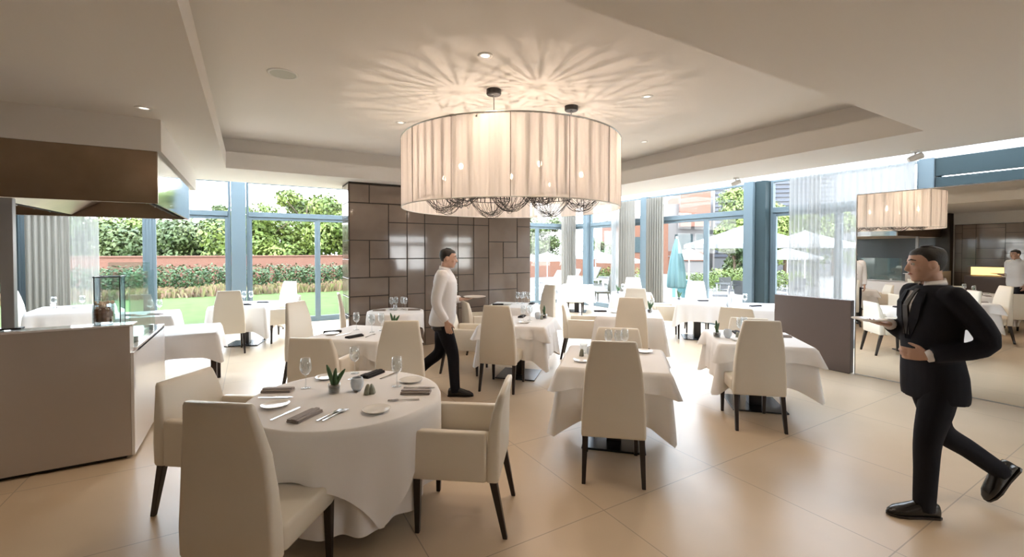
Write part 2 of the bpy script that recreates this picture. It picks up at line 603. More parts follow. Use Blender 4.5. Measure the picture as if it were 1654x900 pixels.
# ------------------------------------------------------------------ brown tiled partition
PX0, PX1, PY0, PY1 = 1.42, 5.02, 7.70, 8.30
core = struct(MB().box(PX0, PX1, PY0 + 0.014, PY1, 0, ZL - 0.002).build('wall_middle', 'tile_gap'))
fixed = [(0, 0, 1, 1), (1, 0, 2, 1), (3, 0, 2, 1), (0, 1, 2, 2), (2, 1, 1, 1), (3, 1, 1, 1), (2, 2, 1, 2), (3, 2, 1, 2), (0, 3, 1, 2), (1, 3, 1, 1),
         (1, 4, 2, 1), (3, 4, 1, 2), (0, 5, 2, 1), (2, 5, 1, 2), (0, 6, 1, 1), (1, 6, 1, 1), (4, 1, 2, 1), (4, 2, 2, 2), (6, 0, 1, 2), (6, 2, 1, 2),
         (7, 1, 1, 1), (7, 2, 1, 2), (8, 1, 2, 2), (10, 1, 1, 1), (10, 2, 1, 2), (8, 3, 1, 2), (9, 3, 1, 1), (9, 4, 2, 1), (7, 4, 1, 2), (8, 5, 2, 1),
         (10, 5, 1, 2), (4, 4, 2, 1), (6, 4, 1, 1), (4, 5, 1, 2), (5, 5, 1, 1), (6, 5, 1, 1)]
grid = {}
tiles = []
for t in fixed:
    cells = [(t[0] + i, t[1] + j) for i in range(t[2]) for j in range(t[3])]
    if all(c not in grid and c[0] < 11 for c in cells):
        tiles.append(t)
        grid.update({c: 1 for c in cells})
rnd = random.Random(4)
for r in range(9):
    for c in range(11):
        if (c, r) in grid:
            continue
        w, h = rnd.choice(((2, 1), (1, 2), (1, 1), (2, 1)))
        if w == 2 and (c + 1 > 10 or (c + 1, r) in grid):
            w = 1
        if h == 2 and (r + 1 > 8 or (c, r + 1) in grid):
            h = 1
        tiles.append((c, r, w, h))
        for i in range(w):
            for j in range(h):
                grid[(c + i, r + j)] = 1
mw, mh, gp = (PX1 - PX0) / 11, (ZL - 0.03) / 9, 0.007
b = MB()
for c, r, w, h in tiles:
    b.box(PX0 + c * mw + gp, PX0 + (c + w) * mw - gp, PY0, PY0 + 0.03, ZL - 0.03 - (r + h) * mh + gp, ZL - 0.03 - r * mh - gp)
for k in range(2):                                # short return on the window side
    for r in range(9):
        b.box(PX0 - 0.012, PX0 + 0.02, PY0 + 0.02 + k * 0.28, PY0 + 0.29 + k * 0.28, ZL - 0.03 - (r + 1) * mh + gp, ZL - 0.03 - r * mh - gp)
b.build('tile_cladding', 'tile', core, bevel=0.002, seg=1)

# the same brown tiles on the left wall (seen in the mirror), pillar, backlit niche
b = MB()
rnd = random.Random(9)
y = -1.0
while y < 4.7:
    z = 0.0
    w = rnd.choice((0.3, 0.36, 0.6))
    y1 = min(y + w, 4.75)
    while z < 2.5:
        h = rnd.choice((0.3, 0.3, 0.6, 0.45))
        z1 = min(z + h, 2.52)
        if z1 - z > 0.03 and y1 - y > 0.03:
            b.box(XL + 0.001, XL + 0.035, y + 0.006, y1 - 0.006, z + 0.006, z1 - 0.006)
        z = z1
    y = y1
wl = struct(b.build('trim_tiles', 'tile'))
MB().box(XL, XL + 0.02, -1.0, 4.75, 0, 2.53).build('joint', 'tile_gap', wl)
struct(MB().box(XL + 0.03, XL + 0.32, 4.78, 5.12, 0, ZL).build('trim_pillar', 'tile_gap'))
sb = thing('buffet_counter', 'low dark buffet with amber backlit shelf against the brown tiled wall', 'counter', (XL + 0.04, 3.2, 0))
MB().box(0, 0.5, 0.25, 1.2, 0, 0.98).build('body', 'grey_panel', sb, bevel=0.006)
MB().box(0.0, 0.02, 0.28, 1.17, 1.0, 1.24).build('backlight', 'niche', sb)
MB().box(0.0, 0.3, 0.25, 1.2, 1.25, 1.28).build('shelf', 'grey_panel', sb)

# ------------------------------------------------------------------ mirror wall and low divider
mw_ = struct(MB().box(7.262, 7.40, -2.6, 2.83, 0, 2.5).build('wall_mirror', 'grey_panel'))
MB().box(7.25, 7.262, -2.6, 2.825, 0.012, 2.49).build('mirror_sheet', 'mirror', mw_)
b = MB().box(7.244, 7.40, -2.6, 2.832, 2.49, 2.502)
b.box(7.244, 7.27, 2.822, 2.832, 0, 2.49)
b.box(7.244, 7.262, -2.6, 2.822, 0, 0.012)
b.build('edge_strip', 'steel', mw_)
dv = thing('low_divider', 'low mauve grey divider screen running on from the mirror edge', 'divider', (7.22, 3.37, 0))
MB().box(-0.05, 0.05, -0.52, 0.52, 0.01, 1.03).build('panel', 'grey_panel', dv, bevel=0.004)
MB().box(-0.03, 0.03, -0.50, 0.50, 0.0, 0.012).build('foot', 'black', dv)

# ------------------------------------------------------------------ kitchen counter and hood
ct = thing('kitchen_counter', 'long taupe kitchen counter with glossy white end panel below the hood', 'counter', (0, 0, 0))
MB().box(-3.9, -0.86, 4.72, 4.86, 0.03, 1.10).build('front_panel', 'taupe', ct, bevel=0.004)
MB().box(-3.9, -0.84, 4.718, 4.90, 1.10, 1.115).build('ledge', 'white_gloss', ct, bevel=0.002)
MB().box(-3.9, -0.87, 4.862, 6.25, 0.06, 0.86).build('body', 'taupe', ct)
MB().box(-3.9, -0.838, 4.862, 6.25, 0.86, 0.90).build('worktop', 'white_gloss', ct, bevel=0.003)
MB().box(-0.858, -0.838, 4.72, 6.25, 0.03, 0.88).build('end_panel', 'white_gloss', ct)
MB().box(-3.88, -0.90, 4.76, 6.22, 0.0, 0.06).build('plinth', 'black', ct)
p0 = at(0, 531, 1.115)
MB().box(-2.6, -1.62, 4.73, 4.86, 1.115, 1.122).build('black_strip', 'black', ct)

sf = struct(MB().box(XL, -0.67, 4.96, 7.9, 2.60, ZL + 0.01).build('trim_soffit', 'ceil'))
hd = thing('extractor_hood', 'large bronze steel extractor hood with sloping filters over the counter', 'extractor hood', (0, 0, 0))
b = MB()                                           # canopy shell, open below
b.box(-4.2, -0.70, 4.98, 5.0, 2.14, 2.60)
b.box(-4.2, -0.70, 7.33, 7.35, 2.14, 2.60)
b.box(-4.2, -4.18, 5.0, 7.33, 2.14, 2.60)
b.box(-4.18, -0.72, 5.0, 7.33, 2.56, 2.60)
b.build('canopy', 'bronze', hd, bevel=0.003)
for i in range(3):
    x0 = -0.80 - i * 1.12
    f = MB()
    v = [(x0, 5.04, 2.16), (x0, 7.30, 2.16), (x0 - 0.5, 7.30, 2.50), (x0 - 0.5, 5.04, 2.50)]
    f.add(v + [(p[0], p[1], p[2] + 0.02) for p in v], [(0, 1, 2, 3), (7, 6, 5, 4), (0, 4, 5, 1), (1, 5, 6, 2), (2, 6, 7, 3), (3, 7, 4, 0)])
    g = f
    for k in range(5):
        y = 5.3 + k * 0.42
        v = [(x0 - 0.03, y, 2.172), (x0 - 0.03, y + 0.03, 2.172), (x0 - 0.47, y + 0.03, 2.471), (x0 - 0.47, y, 2.471)]
        g.add(v + [(p[0], p[1], p[2] - 0.012) for p in v], [(0, 1, 2, 3), (7, 6, 5, 4), (0, 4, 5, 1), (1, 5, 6, 2), (2, 6, 7, 3), (3, 7, 4, 0)])
    g.build('filter_panel', 'steel', hd)
    f = MB()
    v = [(x0 - 0.52, 5.04, 2.50), (x0 - 0.52, 7.30, 2.50), (x0 - 1.05, 7.30, 2.16), (x0 - 1.05, 5.04, 2.16)]
    f.add(v + [(p[0], p[1], p[2] + 0.02) for p in v], [(0, 1, 2, 3), (7, 6, 5, 4), (0, 4, 5, 1), (1, 5, 6, 2), (2, 6, 7, 3), (3, 7, 4, 0)])
    f.build('baffle_panel', 'bronze', hd)

MB().box(-0.72, -0.70, 5.0, 7.33, 2.14, 2.60).build('side_panel', 'polished', hd)

# support post, glass screens, vase and lantern on the counter
ps = thing('counter_post', 'grey steel support panel standing on the counter under the hood', 'post', (-1.58, 4.83, 1.122))
MB().box(-0.036, 0.036, -0.03, 0.03, 0.012, 1.0).build('panel', 'grey_paint', ps, bevel=0.003)
MB().box(-0.07, 0.07, -0.035, 0.035, 0, 0.012).build('foot', 'black', ps)
gs = thing('glass_screen', 'upright clear glass screen at the end of the kitchen counter', 'glass screen', (-0.90, 5.45, 0.90))
MB().box(-0.005, 0.005, -0.5, 0.62, 0.0, 0.62).build('pane', 'green_glass', gs)
for yy in (-0.3, 0.42):
    MB().box(-0.02, 0.02, yy, yy + 0.05, 0.0, 0.05).build('clamp', 'steel', gs, bevel=0.003)
gs = thing('glass_screen', 'second glass screen set across the counter end behind the first', 'glass screen', (-1.12, 6.12, 0.90))
MB().box(-0.16, 0.18, -0.005, 0.005, 0.0, 0.70).build('pane', 'green_glass', gs)
MB().box(-0.02, 0.02, -0.02, 0.02, 0.0, 0.05).build('clamp', 'steel', gs, bevel=0.003)

vp = at(170, 521, 1.115)
vs = thing('glass_vase', 'clear glass vase of brown bark and dried flowers on the counter ledge', 'vase', (-1.04, 4.81, 1.115))
vs_r = 0.068
MB().lathe([(0.0, 0), (vs_r, 0), (vs_r, 0.17), (vs_r - 0.004, 0.17), (vs_r - 0.004, 0.012), (0, 0.012)], 24).build('glass', 'wine', vs, smooth=False)
rnd = random.Random(3)
b = MB().lathe([(0, 0.03), (0.058, 0.03), (0.062, 0.05), (0.061, 0.10), (0.045, 0.125), (0, 0.13)], 18)
for k in range(40):
    a, rr, zz = rnd.uniform(0, 6.3), rnd.uniform(0, 0.05), rnd.uniform(0.10, 0.14)
    b.ball((rr * math.cos(a), rr * math.sin(a), zz), 0.013, 0.009, 0.008, 6, 4)
b.build('bark_filling', 'nut', vs)
b = MB()
for k in range(26):
    a, rr, zz = rnd.uniform(0, 6.3), rnd.uniform(0, 0.06), rnd.uniform(0.13, 0.19)
    b.ball((rr * math.cos(a), rr * math.sin(a), zz), rnd.uniform(0.008, 0.016), n=6, m=4)
b.build('dried_flowers', 'dry', vs)
ln = thing('glass_lantern', 'black framed glass lantern on the worktop behind the vase', 'lantern', (-1.27, 6.12, 0.90))
b = MB()
for sx in (-1, 1):
    for sy in (-1, 1):
        b.box(sx * 0.1 - 0.004, sx * 0.1 + 0.004, sy * 0.1 - 0.004, sy * 0.1 + 0.004, 0.02, 0.56)
for z in (0.0, 0.545):
    b.box(-0.11, 0.11, -0.11, -0.09, z, z + 0.012).box(-0.11, 0.11, 0.09, 0.11, z, z + 0.012).box(-0.11, -0.09, -0.09, 0.09, z, z + 0.012).box(0.09, 0.11, -0.09, 0.09, z, z + 0.012)
b.build('frame', 'black', ln)
b = MB()
for s in (-1, 1):
    b.box(-0.09, 0.09, s * 0.1 - 0.002, s * 0.1 + 0.002, 0.02, 0.545)
    b.box(s * 0.1 - 0.002, s * 0.1 + 0.002, -0.09, 0.09, 0.02, 0.545)
b.build('pane', 'wine', ln)
MB().lathe([(0, 0.0), (0.04, 0.0), (0.04, 0.16), (0.0, 0.165)], 16).build('candle', 'porcelain', ln, smooth=False)

# ------------------------------------------------------------------ things in the ceiling
def downlight(label, x, y, z, power=None, lit='lamp_dim'):
    d = thing('downlight', label, 'downlight', (x, y, z))
    MB().lathe([(0.034, 0.004), (0.036, -0.006), (0.058, -0.008), (0.064, 0.0), (0.064, 0.006), (0.034, 0.006)], 24).build('trim_ring', 'white', d, smooth=True)
    MB().lathe([(0.0, -0.001), (0.033, -0.001), (0.033, 0.003), (0.0, 0.003)], 20).build('bulb', lit, d)
    if power:
        l = bpy.data.lights.new('downlight_beam', 'SPOT')
        l.energy = power
        l.color = (1.0, 0.80, 0.58)
        l.spot_size = R(95)
        l.spot_blend = 0.7
        l.shadow_soft_size = 0.04
        lo = bpy.data.objects.new('beam', l)
        COL.objects.link(lo)
        lo.parent = d
        lo.location = (0, 0, -0.03)
    return d


DL = 28
downlight('lit recessed downlight in front of the chandelier, nearest the camera', 1.68, 3.26, ZT, DL, 'lamp_white')
downlight('recessed downlight in the tray right of the chandelier, near side', 3.57, 3.26, ZT, DL)
downlight('recessed downlight in the tray left of the chandelier rim', 1.64, 5.49, ZT, DL)
downlight('recessed downlight in the tray beyond the chandelier on the right', 5.01, 4.62, ZT, DL)
downlight('dim downlight in the lower ceiling above the hood soffit', -0.73, 4.62, ZL, 20)
for k, (x, y) in enumerate(((-2.2, 3.2), (1.2, 0.4), (4.2, 0.2), (-1.8, 0.4))):      # unseen lamps added over and behind the viewpoint to brighten floor and ceiling
    downlight(('unseen fill downlight added in the lower ceiling before the kitchen counter', 'unseen fill downlight added in the lower ceiling above the viewpoint', 'unseen fill downlight added in the lower ceiling above the mirror side aisle', 'unseen fill downlight added in the lower ceiling at the far left corner')[k], x, y, ZL, 26)
sp = thing('ceiling_speaker', 'round pale flush ceiling speaker in the tray left of the chandelier', 'speaker', (0.27, 4.53, ZT))
MB().lathe([(0.0, -0.006), (0.105, -0.006), (0.105, 0.0), (0.0, 0.0)], 32).build('grille', 'speaker', sp)
MB().lathe([(0.106, 0.004), (0.106, -0.008), (0.125, -0.008), (0.13, 0.0), (0.13, 0.004)], 32).build('rim', 'white', sp, smooth=True)


def spotlight(label, x, y):
    d = thing('track_spotlight', label, 'spotlight', (x, y, ZL))
    MB().lathe([(0, -0.015), (0.04, -0.015), (0.04, 0.0), (0, 0.0)], 20).build('mount', 'white', d)
    MB().tube([(0, 0, -0.015), (0, 0, -0.06)], 0.01).build('stem', 'steel', d)
    m = Matrix.Translation((0, 0, -0.08)) @ Euler((R(70), 0, R(40))).to_matrix().to_4x4()
    MB().lathe([(0, -0.07), (0.026, -0.07), (0.036, -0.02), (0.036, 0.07), (0.03, 0.07), (0.028, 0.0), (0, 0.0)], 20, mtx=m).build('head', 'white', d)
    MB().lathe([(0, 0.03), (0.027, 0.03), (0.027, 0.034), (0, 0.034)], 16, mtx=m).build('lens', 'frame_dark', d)


spotlight('white swivel spotlight on the ceiling edge above the mirror', 6.62, 2.02)
spotlight('small white swivel spotlight on the ceiling edge over the terrace door', 6.64, 4.22)

# ------------------------------------------------------------------ chandelier
CHX, CHY, CHR, CZ0, CZ1 = 2.60, 4.40, 1.23, 2.20, 2.945
ch = thing('chandelier', 'huge round white string shade chandelier with black chain baskets inside', 'chandelier', (CHX, CHY, 0))
b = MB()
n = 384
rings = []
for z in (CZ0, CZ0 + 0.25, CZ0 + 0.5, CZ1):
    rings.append([((CHR + 0.004 * math.sin(k * 2.4)) * math.cos(2 * PI * k / n), (CHR + 0.004 * math.sin(k * 2.4)) * math.sin(2 * PI * k / n), z) for k in range(n)])
b.loft(rings, cap=False)
sh = b.build('shade', 'shade', ch, smooth=True, fix=False)
ta = sh.data.attributes.new('turn', 'FLOAT', 'POINT')
for i in range(len(sh.data.vertices)):
    ta.data[i].value = (i % n) / n if (i % n) < n else 0
for z in (CZ0, CZ1):
    MB().tube([(CHR * math.cos(2 * PI * k / 96), CHR * math.sin(2 * PI * k / 96), z) for k in range(97)], 0.008 if z == CZ1 else 0.006, 6).build('ring', 'white' if z == CZ0 else 'steel', ch, smooth=True)
b = MB()
for k in range(14):
    a = 2 * PI * (k + 0.3) / 14
    b.tube([((CHR + 0.004) * math.cos(a), (CHR + 0.004) * math.sin(a), CZ0), ((CHR + 0.004) * math.cos(a), (CHR + 0.004) * math.sin(a), CZ1)], 0.0028, 5)
b.build('upright_rods', 'rod', ch)['kind'] = 'stuff'
for sx, sy in ((-1, -1), (1, -1), (-1, 1), (1, 1)):
    c = MB().lathe([(0, ZT), (0.075, ZT), (0.075, ZT - 0.04), (0.068, ZT - 0.05), (0, ZT - 0.05)], 24, (sx * 0.49, sy * 0.49, 0)).build('canopy', 'black', ch)
    MB().tube([(sx * 0.49, sy * 0.49, ZT - 0.05), (sx * 0.49, sy * 0.49, CZ1 - 0.05)], 0.006, 6).build('rod', 'steel', c)
b = MB()
for a in (PI / 4, 3 * PI / 4):
    b.tube([(-CHR * math.cos(a), -CHR * math.sin(a), CZ1 - 0.03), (CHR * math.cos(a), CHR * math.sin(a), CZ1 - 0.03)], 0.010, 6)
b.build('cross_bar', 'steel', ch)
nests = [(0.0, 0.0)] + [(0.80 * math.cos(2 * PI * k / 6 + 0.35), 0.80 * math.sin(2 * PI * k / 6 + 0.35)) for k in range(6)]
for i, (nx, ny) in enumerate(nests):
    rr = random.Random(20 + i)
    zc = CZ0 + 0.17
    b = MB()
    b.tube([(nx + 0.27 * math.cos(2 * PI * k / 28), ny + 0.27 * math.sin(2 * PI * k / 28), zc + 0.02) for k in range(29)], 0.005, 5)
    for k in range(24):                            # chain loops hanging in a bowl
        a = 2 * PI * k / 24 + rr.uniform(-0.05, 0.05)
        a2 = a + PI * rr.uniform(0.75, 1.25)
        dz = rr.uniform(0.15, 0.24)
        pts = []
        for j in range(11):
            t = j / 10
            x = 0.27 * ((1 - t) * math.cos(a) + t * math.cos(a2))
            y = 0.27 * ((1 - t) * math.sin(a) + t * math.sin(a2))
            pts.append((nx + x, ny + y, zc + 0.02 - dz * (1 - (2 * t - 1) ** 2)))
        b.tube(pts, 0.0022, 4)
    for k in range(24):                            # strands gathered up to the crown
        a = 2 * PI * (k + rr.uniform(-.2, .2)) / 24
        b.tube([(nx + 0.27 * math.cos(a), ny + 0.27 * math.sin(a), zc + 0.02), (nx + 0.22 * math.cos(a), ny + 0.22 * math.sin(a), zc + 0.32), (nx + 0.07 * math.cos(a), ny + 0.07 * math.sin(a), zc + 0.50)], [0.006, 0.010, 0.004], 5)
    bk = b.build('chain_basket', 'wire', ch)
    MB().tube([(nx, ny, zc + 0.30), (nx, ny, CZ1 - 0.03)], 0.006, 6).build('stem', 'wire', bk)
    MB().ball((nx, ny, zc + 0.21), 0.022, rz=0.03, n=12, m=8).build('bulb', 'bulb', bk, smooth=True)
    l = bpy.data.lights.new('chandelier_lamp', 'POINT')
    l.energy = 5.5
    l.color = (1.0, 0.79, 0.65)
    l.shadow_soft_size = 0.004
    lo = bpy.data.objects.new('lamp', l)
    COL.objects.link(lo)
    lo.parent = ch
    lo.location = (nx, ny, zc + 0.262)
# ------------------------------------------------------------------ chairs
def make_chair():
    t = thing('dining_chair', 'x', 'chair')
    rings = []
    for z, y, w, d in ((0.335, -0.205, 0.465, 0.075), (0.35, -0.205, 0.472, 0.085), (0.48, -0.21, 0.468, 0.085), (0.65, -0.215, 0.448, 0.075), (0.82, -0.228, 0.418, 0.062), (0.95, -0.25, 0.368, 0.052), (1.045, -0.27, 0.332, 0.046), (1.06, -0.274, 0.318, 0.034)):
        rings.append([(x, yy + y, z) for x, yy in rrect(w, d, 0.02)])
    MB().loft(rings).build('backrest', 'leather', t, smooth=True)
    rings = []
    for z, w, d in ((0.345, 0.452, 0.43), (0.36, 0.466, 0.444), (0.445, 0.466, 0.444), (0.462, 0.456, 0.434), (0.468, 0.43, 0.41)):
        rings.append([(x, yy + 0.055, z) for x, yy in rrect(w, d, 0.03)])
    MB().loft(rings).build('seat', 'leather', t, smooth=True)
    for sx in (-1, 1):
        MB().taper((sx * 0.205, 0.245, 0.36), (sx * 0.205, 0.25, 0), 0.044, 0.028).build('leg', 'leg', t, bevel=0.004)
        MB().taper((sx * 0.205, -0.205, 0.36), (sx * 0.215, -0.285, 0), 0.044, 0.028).build('leg', 'leg', t, bevel=0.004)
    return t


def make_armchair():
    t = thing('dining_armchair', 'x', 'armchair')
    rings = []
    for z, y, w, d in ((0.345, -0.215, 0.53, 0.07), (0.36, -0.215, 0.54, 0.08), (0.50, -0.22, 0.54, 0.078), (0.64, -0.226, 0.525, 0.07), (0.75, -0.24, 0.49, 0.058), (0.84, -0.262, 0.45, 0.046), (0.86, -0.268, 0.43, 0.03)):
        rings.append([(x, yy + y, z) for x, yy in rrect(w, d, 0.02)])
    MB().loft(rings).build('backrest', 'leather', t, smooth=True)
    rings = []
    for z, w, d in ((0.35, 0.41, 0.43), (0.36, 0.42, 0.44), (0.44, 0.42, 0.44), (0.458, 0.41, 0.43), (0.464, 0.39, 0.41)):
        rings.append([(x, yy + 0.045, z) for x, yy in rrect(w, d, 0.025)])
    MB().loft(rings).build('seat', 'leather', t, smooth=True)
    for sx in (-1, 1):
        rings = []
        for z, w, d in ((0.348, 0.055, 0.455), (0.358, 0.064, 0.465), (0.62, 0.060, 0.462), (0.634, 0.054, 0.455), (0.638, 0.04, 0.44)):
            rings.append([(x + sx * 0.243, yy + 0.05, z) for x, yy in rrect(w, d, 0.018)])
        MB().loft(rings).build('armrest', 'leather', t, smooth=True)
        MB().taper((sx * 0.24, 0.245, 0.36), (sx * 0.235, 0.25, 0), 0.046, 0.028).build('leg', 'leg', t, bevel=0.004)
        MB().taper((sx * 0.235, -0.215, 0.36), (sx * 0.235, -0.29, 0), 0.046, 0.028).build('leg', 'leg', t, bevel=0.004)
    return t


GC = 'cream dining chairs round the tables'
GA = 'cream armchairs round the tables'


def chair(label, bx, by, fx, fy, arm=False):
    """bx, by: middle of the top of the backrest; fx, fy: the way it faces"""
    n = math.hypot(fx, fy)
    fx, fy = fx / n, fy / n
    x, y = bx + 0.27 * fx, by + 0.27 * fy
    if arm:
        return place('armchair', make_armchair, label, 'armchair', (x, y, 0), face(fx, fy), GA)
    return place('chair', make_chair, label, 'chair', (x, y, 0), face(fx, fy), GC)


chair('high-backed cream chair in the foreground, its back to us before the round table', -0.125, 2.29, 0.62, 0.78)
chair('cream armchair behind the foreground chair, left of the round table', -0.40, 3.80, 0.80, -0.60, True)
chair('cream armchair with dark legs at the right of the round table', 1.42, 2.46, -0.80, 0.60, True)
chair('high-backed cream chair facing us across the round table', 1.22, 4.10, -0.5, -0.86)
chair('cream armchair seen from behind between the round table and the next square table', 0.50, 4.73, 0.62, 0.78, True)
chair('high-backed cream chair left of the second square table, before the garden door', 0.50, 6.35, 0.7, -0.7)
chair('slim side-on cream chair at the left edge of the brown tiled partition', 1.18, 7.28, 1.0, -0.12)
chair('high-backed cream chair with its back to us in the middle of the floor', 2.275, 2.375, 0.66, 0.75)
chair('cream armchair facing us behind the wine glasses of the middle table', 3.53, 3.62, -0.7, -0.7, True)
chair('high-backed cream chair with its back to us before the low grey divider', 4.16, 2.37, 0.66, 0.75)
chair('cream armchair half hidden across the table near the low grey divider', 5.50, 3.30, -0.7, -0.7, True)
chair('high-backed cream chair with its back to us right of the walking waiter', 2.555, 4.67, 0.72, 0.69)
chair('cream armchair beside the hand of the waiter in the white shirt', 2.45, 5.95, 0.72, -0.69, True)
chair('cream armchair against the brown partition under the carried plate', 3.12, 6.83, 0.98, -0.2, True)
chair('high-backed cream chair by the right end of the brown partition', 5.02, 7.0, -1.0, 0.0)
chair('high-backed cream chair with its back to us beyond the middle table', 4.63, 4.49, 0.7, 0.7)
chair('high-backed cream chair facing us on the far side of the fifth square table', 5.85, 5.57, -0.7, -0.7)
chair('cream armchair side-on behind the middle table, left of a high-backed chair', 4.40, 5.75, 0.72, -0.69, True)
chair('small high-backed cream chair before the table in the far glazed corner', 7.45, 9.30, 0.7, 0.7)
chair('high-backed cream chair facing us by the pair of beige curtains', 8.2, 7.9, -0.7, -0.7)
chair('high-backed cream chair facing us before the terrace door', 8.40, 6.25, -0.75, -0.65)
chair('cream armchair in front of the beige curtain at the right', 6.98, 6.25, 0.7, -0.7, True)
chair('cream armchair left of the table hidden by the grey divider', 6.30, 3.98, 0.93, 0.36, True)
chair('high-backed cream chair with its back to us by the wide window post', -0.31, 8.64, -0.08, 1.0)
chair('cream armchair side-on at the right of the table by the window post', 0.78, 9.60, -0.95, -0.2, True)
chair('grey-looking cream chair tilted before the garden window', 0.74, 10.72, -0.75, -0.66)
chair('high-backed cream chair at the far left window beside the curtain', -3.38, 10.4, 0.95, -0.1)


# ------------------------------------------------------------------ tables and cloths
def make_table(size=0.85):
    def mk():
        t = thing('dining_table', 'x', 'table')
        MB().box(-0.27, 0.27, -0.27, 0.27, 0, 0.016).build('base_plate', 'plate_steel', t, bevel=0.004)
        MB().box(-0.065, 0.065, -0.065, 0.065, 0.016, 0.70).build('column', 'black', t, bevel=0.006)
        MB().box(-size / 2, size / 2, -size / 2, size / 2, 0.70, 0.738).build('tabletop', 'black', t, bevel=0.006)
        return t
    return mk


def cloth_square(ax, ay, h, L, flare, seed, lc=1.30, dz=0.0, off=0.010):
    """square cloth hanging over a table ax by ay (half sizes): sides drop L, corners fall in pointed folds"""
    rr = random.Random(seed)
    ph = [rr.uniform(0, 6.28) for _ in range(6)]
    pts = []
    NS = 26
    rc = 0.018
    for side in range(4):
        for i in range(NS):
            t = -1 + 2 * (i + 0.5) / NS
            t = math.copysign(abs(t) ** 0.75, t)
            pts.append((side, t))
    rings_n = 9
    b = MB()
    rings = []
    for k in range(rings_n + 1):
        u = k / rings_n
        ring = []
        for side, t in pts:
            half = ax if side % 2 == 0 else ay
            dep = ay if side % 2 == 0 else ax
            s = t * half
            dc = half - abs(s)
            kc = math.exp(-(dc / 0.085) ** 2)
            kd = math.exp(-((dc - 0.17) / 0.07) ** 2)
            drop = L * (1 + (lc - 1) * math.exp(-(dc / 0.11) ** 1.5)) * (1 + 0.02 * math.sin(5 * s + ph[side]))
            wav = 0.011 * math.sin(22 * s + ph[side]) + 0.008 * math.sin(39 * s + ph[(side + 1) % 4])
            out = off + 0.006 + u * (0.018 + kc * flare - kd * flare * 0.30 + wav * (0.4 + u))
            along = s + math.copysign(1, s) * (off + u * kc * flare * 0.92)
            z = h - (0.004 if k else 0) - drop * u
            if k == 0:
                out, along = off * 0.3, s
            if side == 0:
                p = (along, -dep - out, z)
            elif side == 1:
                p = (dep + out, along, z)
            elif side == 2:
                p = (-along, dep + out, z)
            else:
                p = (-dep - out, -along, z)
            ring.append(p)
        rings.append(ring)
    b.loft(rings, cap=False)
    n = len(pts)
    o = len(b.v)
    inner = [(p[0] * 0.96, p[1] * 0.96, h + 0.0006) for p in rings[0]]
    b.v += [Vector(p) for p in inner]
    for j in range(n):
        b.f.append((j, o + j, o + (j + 1) % n, (j + 1) % n))
    b.f.append(tuple(o + j for j in range(n)))
    return b


def cloth_round(r, h, drop_fn, nf, amp, seed, off=0.008, n=300, m=12, bias=0.0):
    rr = random.Random(seed)
    ph = [rr.uniform(0, 6.28) for _ in range(4)]
    b = MB()
    rings = []
    for k in range(m + 1):
        u = k / m
        ring = []
        for j in range(n):
            a = 2 * PI * j / n
            D = drop_fn(a)
            w = math.sin(nf * a + ph[0] + 0.7 * math.sin(2 * a + ph[1])) + 0.45 * math.sin((2 * nf - 3) * a + ph[2])
            dr = D * u
            rad = r + off + 0.006 * min(1, u * 4) + amp * (w - bias) * min(1.0, dr / 0.4) ** 0.9
            if k == 0:
                rad = r + off * 0.4
            ring.append((rad * math.cos(a), rad * math.sin(a), h - dr - (0.003 if k else 0)))
        rings.append(ring)
    b.loft(rings, cap=False)
    o = len(b.v)
    b.v += [Vector((p[0] * 0.97, p[1] * 0.97, h + 0.0006)) for p in rings[0]]
    for j in range(n):
        b.f.append((j, o + j, o + (j + 1) % n, (j + 1) % n))
    b.f.append(tuple(o + j for j in range(n)))
    return b


ZTOP = 0.752
T = {}
# name, where, centre, rotation in the room, full size, hem drop, topper
TABLES = [
    ('middle', 'the middle table nearest us', (2.84, 2.96), 45, 0.85, 0.42, True),
    ('divider', 'the table before the low grey divider', (4.84, 2.84), 45, 0.85, 0.40, True),
    ('waiter', 'the table right of the walking waiter', (3.20, 5.20), 45, 0.85, 0.42, True),
    ('second', 'the table just behind the round table', (1.16, 5.39), 45, 0.86, 0.44, True),
    ('fifth', 'the table beyond the middle table', (5.12, 5.02), 45, 0.95, 0.42, False),
    ('wallright', 'the table at the partition right half', (4.08, 6.86), 45, 0.80, 0.40, False),
    ('terrace', 'the table in front of the terrace door', (7.60, 5.62), 45, 0.85, 0.36, False),
    ('corner', 'the table in the far glazed corner', (8.0, 9.85), 45, 0.85, 0.42, False),
    ('curtain', 'the table by the pair of beige curtains', (7.5, 7.30), 45, 0.85, 0.42, False),
    ('behind', 'the table half behind the grey divider', (7.85, 4.45), 45, 0.85, 0.40, False),
    ('post', 'the table by the wide blue window post', (-0.08, 9.55), -18, 0.90, 0.44, False),
    ('counter', 'the table at the end of the kitchen counter', (-0.72, 6.77), 0, 0.74, 0.27, False),
    ('garden', 'the table between counter and garden window', (-1.45, 8.75), 0, 0.85, 0.42, False),
    ('left', 'the table at the far left window', (-2.62, 10.35), 4, 0.95, 0.44, False),
]
SHORT = {'middle': 'bare-legged black pedestal under the middle tablecloth', 'x': ''}
